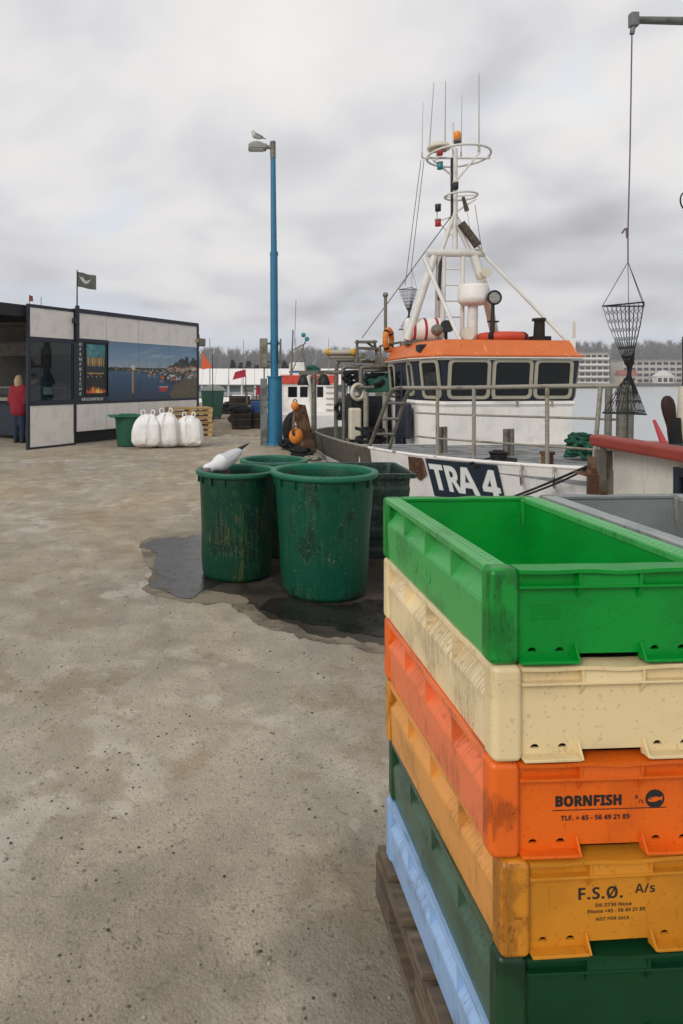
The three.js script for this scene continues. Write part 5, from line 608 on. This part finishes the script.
  part(t, 'gantry', [pipe([V(Gp(344, 392, 14.6).x, -0.35, -14.6), Gp(344, 400, 14.6), Gp(343, 371, 14.6), Gp(346, 367, 14.6), Gp(354, 367, 14.6), Gp(393, 366, 14.6)], 0.05, 50, 10), pipe([V(Gp(361, 400, 13.9).x, -0.35, -13.9), Gp(361, 395, 13.9), Gp(361, 370, 13.9), Gp(364, 367, 13.9), Gp(392, 367, 13.9)], 0.05, 50, 10), pipe([V(Gp(336, 400, 15.6).x, -0.35, -15.6), Gp(336, 390, 15.6), Gp(337, 364, 15.6), Gp(342, 360, 15.6), Gp(350, 360, 15.6)], 0.05, 50, 10), bar(Gp(330, 373, 15.2), Gp(395, 369, 13.9), 0.045), bar(Gp(337, 360, 15.6), Gp(393, 362, 13.9), 0.045), bar(Gp(356, 388, 13.7), Gp(374, 387, 13.7), 0.035)], mat.gal);
  part(t, 'stowed_pole', [bar(Gp(328, 352.5, 15), Gp(355, 352, 14.6), 0.06, 0.06, 12), bar(Gp(328, 356, 15.1), Gp(365, 356, 14.6), 0.07, 0.07, 10)], mat.frame); part(t, 'pole_cap', [ball(Gp(328, 352, 15), 0.085), ball(Gp(354, 352, 14.6), 0.085)], M(0xc79a2a, 0.6)); part(t, 'shelter_rack', [beam(Gp(356, 342, 14.4), Gp(376, 342, 14.4), 0.3, 0.05), beam(Gp(357, 348, 14.4), Gp(379, 349, 14.4), 0.3, 0.05), bar(Gp(366, 342, 14.4), Gp(379, 351, 14.4), 0.025), bar(Gp(357, 340, 14.4), Gp(357, 362, 14.4), 0.03), bar(Gp(374, 340, 14.4), Gp(378, 362, 14.4), 0.03), bar(Gp(380, 346, 13.9), Gp(402, 342, 13.9), 0.025), bar(Gp(385.5, 352, 13.9), Gp(385.5, 296, 13.9), 0.035), bar(Gp(380, 346, 13.9), Gp(380, 366, 13.9), 0.03), bar(Gp(401, 342, 13.9), Gp(401, 352, 13.9), 0.03), ball(Gp(385.5, 295, 13.9), 0.06), box(...(() => { const p = Gp(379, 358, 13.9), q = Gp(395, 367, 13.9); return [p.x, q.x, q.y, p.y, -13.7, -14.5]; })())], mat.gal);
  { const a = Gp(355, 386, 14.3), b = Gp(369, 373, 14.3), c = Gp(394, 373, 14.0), d = Gp(394, 392, 14.0), e = Gp(358, 393, 14.3); const z = V(0, 0, -0.8); part(t, 'tarpaulin', mesh([a, b, c, a, c, d, a, d, e, b, c, c.clone().add(z), b, c.clone().add(z), b.clone().add(z), a, b, b.clone().add(z), a, b.clone().add(z), a.clone().add(z)]), mat.tarp); }
  { const p = Gp(314, 400, 15.6); part(t, 'stern_gallows', [bar(V(p.x, -0.35, p.z), V(p.x, Gp(0, 372, 15.6).y, p.z), 0.07, 0.06, 12), beam(Gp(299, 373, 15.6), Gp(352, 372, 15.6), 0.1, 0.1), bar(Gp(314, 384, 15.6), Gp(306, 374, 15.6), 0.03), bar(Gp(314, 384, 15.6), Gp(322, 374, 15.6), 0.03)], mat.gal); for (const px of [303.5, 324]) { const c = Gp(px, 381, 15.6); part(t, 'deck_lamp', lathe([[0.001, 0.16], [0.07, 0.15], [0.13, 0.02], [0.15, -0.1], [0.1, -0.1], [0.001, -0.04]], 18).translate(c.x, c.y, c.z), mat.black); } part(t, 'white_pole', bar(Gp(308.5, 376, 15.5), Gp(315, 436, 15.9), 0.045, 0.05, 10), mat.white); }
}
{ // loose gear crowding the after deck
  const hang = (label, px, py, D, w, h, seed) => { const c = spot(px, py, D), q = RNG(seed), pts = []; for (let i = 0; i < 26; i++) { const f = i / 25; pts.push(V(c.x + (q() - 0.5) * w, c.y - h * (0.5 - 0.5 * Math.cos(f * 18)) * (0.7 + 0.3 * q()), c.z + (q() - 0.5) * w * 0.8)); } return single('net_bundle', label, 'net', pipe(pts, 0.035, 200, 6), mat.darkNet, { group: 'nets hung on the after deck' }); };
  hang('black net bundle hanging left of the net drums', 340, 403, 14.7, 0.22, 0.42, 5); hang('black net bundle hanging from the gantry by the hauler', 352, 372, 14.5, 0.4, 0.32, 8); hang('dark net bundle under the green tarpaulin', 376, 374, 14.2, 0.5, 0.3, 12); hang('dark net heap behind the boarding steps', 372, 428, 13.2, 0.7, 0.35, 14);
  coil('rope_pile', 'pale hose coiled on the gantry top', V(spot(366, 362, 14.5).x, spot(366, 363, 14.5).y, -14.5), 0.3, 0.02, 26, mat.paleRope, 71, 0.1);
}
function lifebuoy(label, c, rx, ry, m, R = 0.3, r = 0.075) { const t = thing('lifebuoy', label, 'lifebuoy', V(c.x, c.y - R - r, c.z)), g = new THREE.TorusGeometry(R, r, 16, 48).rotateX(rx).rotateY(ry).translate(c.x, c.y, c.z); part(t, 'ring', g, m); for (let k = 0; k < 4; k++) part(t, 'band', new THREE.TorusGeometry(R, r + 0.004, 14, 6, 0.22).rotateZ(k * Math.PI / 2 + 0.7).rotateX(rx).rotateY(ry).translate(c.x, c.y, c.z), mat.darkNet); return t; }
{ const a = spot(388.5, 340, 13.8); lifebuoy('orange lifebuoy standing upright behind the wheelhouse roof', a, 0, 1.05, mat.buoy, 0.22, 0.06); const b = spot(502, 336, 11.85); lifebuoy('red orange lifebuoy lying flat on the wheelhouse roof', V(b.x, 2.262 + 0.085, b.z), Math.PI / 2, 0, mat.redOrange, 0.37, 0.085); }
coil('rope_pile', 'green rope coil heaped on the bow of the white boat', V(4.72, 0.44, -9.0), 0.23, 0.026, 64, mat.greenRope, 21, 0.5);
coil('rope_pile', 'black mooring line lying round the windlass', V(3.2, 0.44, -8.3), 0.26, 0.011, 22, mat.blackRub, 23, 0.04);
single('mooring_line', 'black line led through the two steel bow rings', 'rope', [pipe([spot(505, 500, 7.3), spot(536, 488, 7.3), spot(560, 478, 7.1), spot(588, 466, 6.75)], 0.014, 30, 6), pipe([spot(506, 502, 7.3), spot(537, 491, 7.3), spot(562, 481, 7.1), spot(589, 468, 6.75)], 0.012, 30, 6)], mat.black);

// hanging drying nets, twisted in the middle like an hourglass
function dryNet(label, top, w, h, seed, hang) {
  const t = thing('hanging_net', label, 'net', V(top.x, top.y - h, top.z)), r = RNG(seed), N = 27, ring = (y, w, d, a) => { const p = []; const cs = [[-w / 2, -d * 0.3], [w / 2, -d * 0.3], [0, d * 0.7]]; for (let i = 0; i < N; i++) { const e = Math.floor(i / (N / 3)), f = (i % (N / 3)) / (N / 3), A = cs[e], B = cs[(e + 1) % 3], x = lerp(A[0], B[0], f), z = lerp(A[1], B[1], f); p.push(V(top.x + x * Math.cos(a) - z * Math.sin(a), y, top.z + x * Math.sin(a) + z * Math.cos(a))); } return p; };
  const lv = [[0, 1], [0.18, 0.78], [0.34, 0.5], [0.5, 0.24], [0.6, 0.08], [0.66, 0.1], [0.76, 0.42], [0.88, 0.72], [1, 1]], rows = []; for (let k = 0; k <= 24; k++) { const f = k / 24; let s = 1; for (let q = 0; q < lv.length - 1; q++) if (f >= lv[q][0]) s = lerp(lv[q][1], lv[q + 1][1], (f - lv[q][0]) / (lv[q + 1][0] - lv[q][0])); rows.push(ring(top.y - f * h, w * s, w * 0.8 * s, 1.9 * sstep(0.4, 0.75, f))); }
  const st = []; for (let k = 0; k < 24; k++) for (let i = 0; i < N; i++) { st.push(bar(rows[k][i], rows[k + 1][(i + (k % 2)) % N], 0.0026, 0.0026, 3)); if (k % 2) st.push(bar(rows[k][i], rows[k + 1][i], 0.0018, 0.0018, 3)); } part(t, 'netting', st, mat.black);
  const fr = (p, y) => [0, N / 3, 2 * N / 3].map(i => bar(p[i], p[(i + N / 3) % N], 0.007, 0.007, 6)); part(t, 'frame', [...fr(rows[0]), ...fr(rows[24])], mat.black);
  part(t, 'bridle', [0, N / 3, 2 * N / 3].map(i => bar(rows[0][i], hang, 0.003, 0.003, 4)), mat.darkNet); return t;
}
{ const b = spot(629, 305, 5.5), k = spot(628, 262, 5.5), top = spot(632, 30, 5.5); const n = dryNet('twisted net hanging on a long line from the boom at right', b, 0.36, 0.93, 3, k); part(n, 'hanging_line', [pipe([k, spot(628, 230, 5.5), spot(630, 150, 5.5), top], 0.006, 30, 5), pipe([spot(622, 233, 5.5), spot(626, 228, 5.5), spot(627, 238, 5.5)], 0.008, 10, 5), bar(k, b.clone().add(V(0, -0.25, 0)), 0.003)], M(0x6d5a72, 0.8)); const c = spot(409, 289, 12.6), c2 = spot(412, 270, 12.6); dryNet('small twisted net hanging beside the mast legs', c, 0.36, 0.8, 7, c2); }

// ================================================================ SECOND BOAT, right
{
  const t = thing('red_railed_boat', 'white boat with a dark red rail at the right edge', 'boat', V(4.6, -1.3, -3));
  const hull = (x0, x1, y0, y1) => { const pts = [[2.5, -5.3], [2.2, -4.6], [2.15, -2], [2.15, 3], [7.1, 3], [7.1, -4.6], [6.6, -5.3]]; const s = pts.map(p => V(p[0], y1, p[1])), b = pts.map(p => V(lerp(4.6, p[0], 0.93), y0, p[1] * 0.97)), tr = []; pts.forEach((_, i) => { const j = (i + 1) % pts.length; tr.push(b[i], b[j], s[j], b[i], s[j], s[i]); }); return [mesh(tr), prism(pts, y1 - 0.05, y1)]; };
  part(t, 'hull', hull(0, 0, -1.9, 0.12), mat.whiteHull);
  part(t, 'deckhouse', box(3.12, 6.2, 0.12, 0.99, -5.42, 1.2), M(0xcfccc4, 0.55, { map: grime }));
  const w = part(t, 'window', [box(3.09, 3.12, 0.3, 0.36, -4.62, -3.6), box(3.09, 3.12, 0.86, 0.92, -4.62, -3.6), box(3.09, 3.12, 0.36, 0.86, -4.62, -4.56), box(3.09, 3.12, 0.36, 0.86, -3.66, -3.6)], mat.navy); part(w, 'pane', box(3.105, 3.116, 0.36, 0.86, -4.56, -3.66), mat.glassDark);
  part(t, 'red_rail', rbox(2.97, 3.12, 0.98, 1.08, -5.54, 1.3, 0.03, 3), mat.redRail); part(t, 'roof_deck', box(3.1, 6.2, 0.99, 1.03, -5.45, 1.2), M(0x8f8a72, 0.8, { map: worn }));
  part(t, 'rail_knee', [box(2.99, 3.02, 0.62, 0.99, -5.4, -5.35), quad(V(3.0, 0.95, -5.5), V(3.12, 0.95, -5.43), V(3.12, 0.5, -5.43), V(3.02, 0.75, -5.48))], mat.hullGrey);
  const mx = spot(683, 300, 5.2).x + 0.02; part(t, 'mast', [bar(V(mx + 0.04, 1.03, -5.2), V(mx + 0.02, 1.9, -5.2), 0.055, 0.04, 14), bar(V(mx + 0.02, 1.9, -5.2), V(mx + 0.03, 3.3, -5.2), 0.03, 0.018, 12)], mat.black); part(t, 'mast_wrap', bar(V(mx + 0.03, 1.04, -5.17), V(mx, 1.5, -5.19), 0.12, 0.05, 14), mat.cream);
  part(t, 'derrick_mast', bar(V(4.75, 1.03, -5.5), V(4.75, 5.3, -5.5), 0.09, 0.07, 16), mat.gal); const e = spot(632, 20, 5.5); part(t, 'boom', [bar(V(e.x + 0.02, e.y, -5.5), V(4.75, e.y - 0.03, -5.5), 0.03, 0.04, 14), rbox(e.x - 0.02, e.x + 0.05, e.y - 0.06, e.y + 0.06, -5.53, -5.47, 0.01), bar(V(e.x + 0.01, e.y - 0.05, -5.5), V(e.x, e.y - 0.12, -5.5), 0.02)], M(0x84888c, 0.5, { map: steel }));
  part(t, 'hoop', torus(0.07, 0.006, spot(686, 201, 5.2), 0, 0.4, 0), mat.black);
}
{ const c = spot(668, 410, 5.15); single('marker_float', 'brown elongated float standing on the red-railed boat', 'float', lathe([[0.001, 0], [0.03, 0], [0.033, 0.1], [0.04, 0.2], [0.052, 0.28], [0.056, 0.34], [0.048, 0.39], [0.028, 0.42], [0.001, 0.428]], 24).scale(1, 1, 0.6).rotateZ(0.16).translate(spot(675, 430, 5.15).x, 1.0, -5.15), M(0x7d4a2e, 0.7, { map: wood }));
  single('black_sleeve', 'black rubber sleeve holding the brown float', 'sleeve', pipe([V(spot(675, 430, 5.15).x + 0.01, 1.03, -5.15), V(spot(674.5, 422, 5.15).x, 1.12, -5.15), V(spot(674, 414, 5.15).x - 0.005, 1.24, -5.15)], 0.05, 16, 14), mat.blackRub); single('net_marker', 'pink and black stick leaning beside the brown float', 'marker', [bar(spot(654, 420, 5.0), V(spot(665, 438, 5.0).x, 1.03, -5.0), 0.012, 0.028, 8)], M(0xc24a55, 0.6)); coil('rope_pile', 'blue green line lying on the red-railed boat roof', V(3.35, 1.03, -4.75), 0.16, 0.01, 16, mat.tealRope, 31, 0.03); }

// ================================================================ QUAY-SIDE GEAR BY THE LAMP
{
  const t = thing('trawl_door', 'rusty trawl door leaning at the quay edge by the lamp', 'trawl door', V(1.28, 0, -13.6)); const A = V(1.2, 0.02, -13.35), B = V(1.5, 0.02, -13.7), C = V(1.28, 1.0, -13.95), E = V(1.02, 1.04, -13.75);
  const slab = (a, b, c, d, th) => { const n = b.clone().sub(a).cross(d.clone().sub(a)).normalize().multiplyScalar(th), q = [a, b, c, d], w = q.map(p => p.clone().add(n)), tr = [q[0], q[1], q[2], q[0], q[2], q[3], w[0], w[2], w[1], w[0], w[3], w[2]]; for (let i = 0; i < 4; i++) { const j = (i + 1) % 4; tr.push(q[i], w[i], w[j], q[i], w[j], q[j]); } return mesh(tr); };
  part(t, 'plate', slab(A, B, C, E, 0.05), mat.rust); for (const f of [0.15, 0.5, 0.85]) part(t, 'stiffener', beam(A.clone().lerp(E, f).add(V(-0.03, 0, 0.04)), B.clone().lerp(C, f).add(V(0.02, 0, 0.06)), 0.05, 0.05), mat.rust); part(t, 'towing_bracket', pipe([A.clone().lerp(E, 0.3), V(1.0, 0.45, -13.35), V(1.02, 0.7, -13.4), A.clone().lerp(E, 0.8)], 0.03, 24, 8), mat.rust);
  const fl = [['orange float on top of the rusty trawl door', spot(295, 406, 13.7), 0.085], ['large orange float low on the trawl door', spot(296, 436, 13.5), 0.15]]; for (const [l, c, r] of fl) { const b = thing('net_float', l, 'float', V(c.x, c.y - r, c.z), 'orange floats on the quay gear'); part(b, 'ball', ball(c, r, 1, 1.15, 1, 24), mat.buoy); part(b, 'eye', torus(0.035, 0.012, V(c.x, c.y + r * 1.2, c.z)), mat.black); }
  coil('rope_pile', 'dark rope heap at the foot of the lamp post', V(1.08, 0.0, -14.4), 0.34, 0.026, 70, mat.darkNet, 41, 0.3); coil('rope_pile', 'black chain and rope heap in front of the trawl door', V(1.15, 0.0, -13.1), 0.26, 0.022, 50, mat.blackRub, 43, 0.22); 
  const ty = thing('tyre_fender', 'black tyre leaning between lamp post and trawl door', 'tyre', V(1.13, 0, -14.9)); part(ty, 'tyre', new THREE.TorusGeometry(0.3, 0.12, 14, 36).rotateY(0.9).translate(1.16, 0.42, -14.9), mat.blackRub);
  coil('rope_pile', 'thin mooring rope draped along the quay edge', V(1.3, 0.0, -12.4), 0.2, 0.018, 26, mat.paleRope, 47, 0.08);
}
// tubs, pots and flags farther along the quay
function basket(label, x, D, w, h, m, top) { const t = thing('gear_basket', label, 'basket', V(x, 0, -D), 'gear baskets along the quay', true); const n = Math.round(w / 0.1); for (let k = 0; k < 14; k++) { const a = k / 14 * 6.283; part(t, 'stave', rbox(-0.045 * w / 0.4, 0.045 * w / 0.4, 0, h, w / 2 - 0.03, w / 2, 0.004, 1).rotateY(a), m); } part(t, 'hoop', [0.15, 0.6, 0.92].map(f => new THREE.TorusGeometry(w / 2 + 0.004, 0.012, 6, 30).rotateX(Math.PI / 2).translate(0, h * f, 0)), mat.rust); part(t, 'base', new THREE.CylinderGeometry(w / 2 - 0.03, w / 2 - 0.03, 0.03, 20).translate(0, 0.02, 0), m); return t; }
{
  const dm = M(0x5d5243, 0.9, { map: wood, ...bumpy });
  basket('round wooden gear basket nearest along the far quay', -0.12, 20.6, 0.6, 0.52, dm); basket('wooden gear basket right of the nearest one', 0.36, 20.9, 0.42, 0.5, dm); basket('wooden gear basket farther back near the hall', -0.25, 29.5, 0.95, 0.85, dm); basket('small wooden gear basket beside the far one', 0.35, 28, 0.6, 0.7, dm);
  coil('net_heap', 'black netting piled on the nearest gear basket', V(-0.15, 0.5, -20.6), 0.36, 0.04, 60, mat.darkNet, 51, 0.26); coil('net_heap', 'olive netting heap behind the nearest gear basket', V(-0.12, 0.0, -22.4), 0.5, 0.05, 90, M(0x4d4f3a, 0.95, { map: netTex }), 53, 0.9); coil('net_heap', 'dark netting heap left of the far gear basket', V(-0.75, 0, -30), 0.5, 0.05, 70, mat.darkNet, 55, 0.7);
  single('blue_drum', 'blue plastic drum beside the lamp post base', 'drum', lathe([[0.001, 0], [0.22, 0], [0.24, 0.04], [0.24, 0.28], [0.255, 0.3], [0.24, 0.33], [0.24, 0.6], [0.255, 0.62], [0.24, 0.65], [0.23, 0.8], [0.2, 0.82], [0.001, 0.82]], 28).translate(0.44, 0, -22.6), mat.blueDrum);
  [['red marker flag left of the lamp post, upper one', 0.03, 24, 2.0, -0.5], ['red marker flag left of the lamp post, lower one', 0.42, 23.6, 1.35, 0.4], ['red marker flag close to the blue drum', 0.56, 24.4, 1.25, 0.3]].forEach(([l, x, D, h, a]) => { const f = thing('marker_flag', l, 'flag', V(x, 0, -D), 'red marker flags on the far quay'); part(f, 'pole', bar(V(x, 0, -D), V(x, h - 0.25, -D), 0.02, 0.015), mat.black); part(f, 'cloth', mesh([V(x, h - 0.3, -D), V(x + a, h - 0.42, -D + 0.1), V(x + a * 0.8, h - 0.12, -D - 0.08), V(x, h - 0.3, -D), V(x + a * 0.8, h - 0.12, -D - 0.08), V(x, h - 0.02, -D)]), M(0xa11e35, 0.8)); });
  const b = thing('steel_rack', 'low grey steel rack behind the gear baskets', 'rack', V(0.35, 0, -26)); for (const [x, z] of [[0.08, -25.6], [0.75, -25.6], [0.08, -26.4], [0.75, -26.4]]) part(b, 'leg', bar(V(x, 0, z), V(x, 1.2, z), 0.03), mat.gal); part(b, 'shelf', box(0.0, 0.85, 1.2, 1.26, -25.5, -26.5), mat.gal); part(b, 'shelf', box(0.05, 0.8, 0.5, 0.54, -25.55, -26.45), mat.gal);
}

// ================================================================ BOATS BEYOND
{ // white boat with red cabin band, seen between lamp post and gallows
  const D = 27, t = thing('red_banded_boat', 'white boat with a red cabin band moored behind the lamp post', 'boat', V(3.2, -1.3, -D)), x0 = spot(284, 0, D).x, x1 = spot(336, 0, D).x;
  part(t, 'hull', (() => { const pts = [[x0 - 1.4, -D - 3], [x0 - 0.6, -D + 2.2], [x0 + 0.8, -D + 3.4], [x1 + 0.6, -D + 2.4], [x1 + 1.2, -D - 3]], a = pts.map(p => V(p[0], 0.25, p[1])), b = pts.map(p => V(lerp((x0 + x1) / 2, p[0], 0.85), -1.8, p[1])), tr = []; pts.forEach((_, i) => { const j = (i + 1) % 5; tr.push(b[i], b[j], a[j], b[i], a[j], a[i]); }); return [mesh(tr), prism(pts, 0.2, 0.25)]; })(), mat.whiteHull);
  part(t, 'cabin', box(x0, x1 - 0.05, 0.25, 1.42, -D, -D - 3), mat.white); part(t, 'cabin_band', box(x0 - 0.08, x1 + 0.1, 1.43, 1.78, -D + 0.1, -D - 3.1), mat.redOrange); part(t, 'roof', box(x0, x1, 1.78, 1.84, -D, -D - 3), mat.white);
  [288, 300, 317].forEach((px, i) => part(t, 'window', box(spot(px, 0, D).x, spot(px, 0, D).x + [0.38, 0.32, 0.26][i], 0.86, 1.3, -D + 0.015, -D - 0.03), mat.glassDark)); for (let k = 0; k < 5; k++) part(t, 'ladder_rung', box(spot(326, 0, D).x, spot(334, 0, D).x, 0.3 + k * 0.24, 0.34 + k * 0.24, -D + 0.06, -D + 0.02), mat.galLight);
  const mst = part(t, 'mast', [bar(spot(291, 380, D), spot(293, 330, D), 0.05, 0.03), bar(spot(289, 378, D), spot(306, 340, D), 0.025), bar(spot(306, 375, D), spot(303, 345, D), 0.03), bar(spot(308, 375, D), spot(300, 345, D), 0.02), bar(spot(294.5, 345, D), spot(296, 300, D), 0.012), bar(spot(293, 350, D), spot(306, 343, D), 0.025)], mat.gal); part(t, 'wheelhouse', rbox(spot(292.5, 0, D).x, spot(307, 0, D).x, 1.84, 2.35, -D - 0.6, -D - 2, 0.05), mat.white); part(t, 'cabin_stripe', box(spot(292.5, 0, D).x - 0.01, spot(307, 0, D).x + 0.01, 1.9, 1.98, -D - 0.58, -D - 2), mat.blueDrum); part(t, 'masthead_light', [ball(spot(303.5, 335, D), 0.1), ball(spot(307, 339, D), 0.1)], mat.teal);
  coil('net_heap', 'green netting bundled on the red-banded boat roof', V(spot(316, 368, D).x, 1.84, -D - 1.2), 0.36, 0.05, 60, mat.tarp, 61, 0.45);
}
{ // upturned grey-white dinghy on the stern beyond, and masts of boats farther off
  const list = [[210, 300, 349, 56], [243, 340, 384, 70], [296, 322, 380, 60], [328, 335, 384, 75], [229, 366, 392, 60]];
  list.forEach(([px, ya, yb, D], i) => { const p = spot(px, yb, D), q = spot(px + (i % 2 ? 0.5 : -0.3), Math.max(ya, 338), D), t = thing('moored_yacht', ['slender yacht mast standing behind the kiosk corner', 'yacht mast just left of the lamp post', 'yacht mast right of the lamp post', 'yacht mast above the gallows', 'short mast in front of the white hall'][i], 'boat', V(p.x, -1.3, -D), 'yachts moored in the inner harbour'); part(t, 'hull', (() => { const s = new THREE.Shape([[-2.4, 0], [2.2, 0], [3, 0.9], [-2.6, 0.9]].map(a => new THREE.Vector2(...a))); return new THREE.ExtrudeGeometry(s, { depth: 1.6, bevelEnabled: true, bevelSize: 0.1, bevelThickness: 0.3, bevelSegments: 3 }).translate(p.x, -1.4, -D - 0.8); })(), [mat.white, mat.navy][i % 2]); part(t, 'cabin', rbox(p.x - 1.2, p.x + 0.9, -0.5, 0.0, -D - 0.6, -D + 0.6, 0.1, 3), mat.white); part(t, 'mast', bar(V(p.x, -0.5, -D), q, 0.05, 0.03, 8), mat.galLight); });
}

// ---------------------------------------------------------------- shadows and picture
scene.traverse(o => { if (o.isMesh) { o.castShadow = true; o.receiveShadow = true; } delete o.ends; });
renderer.render(scene, camera);
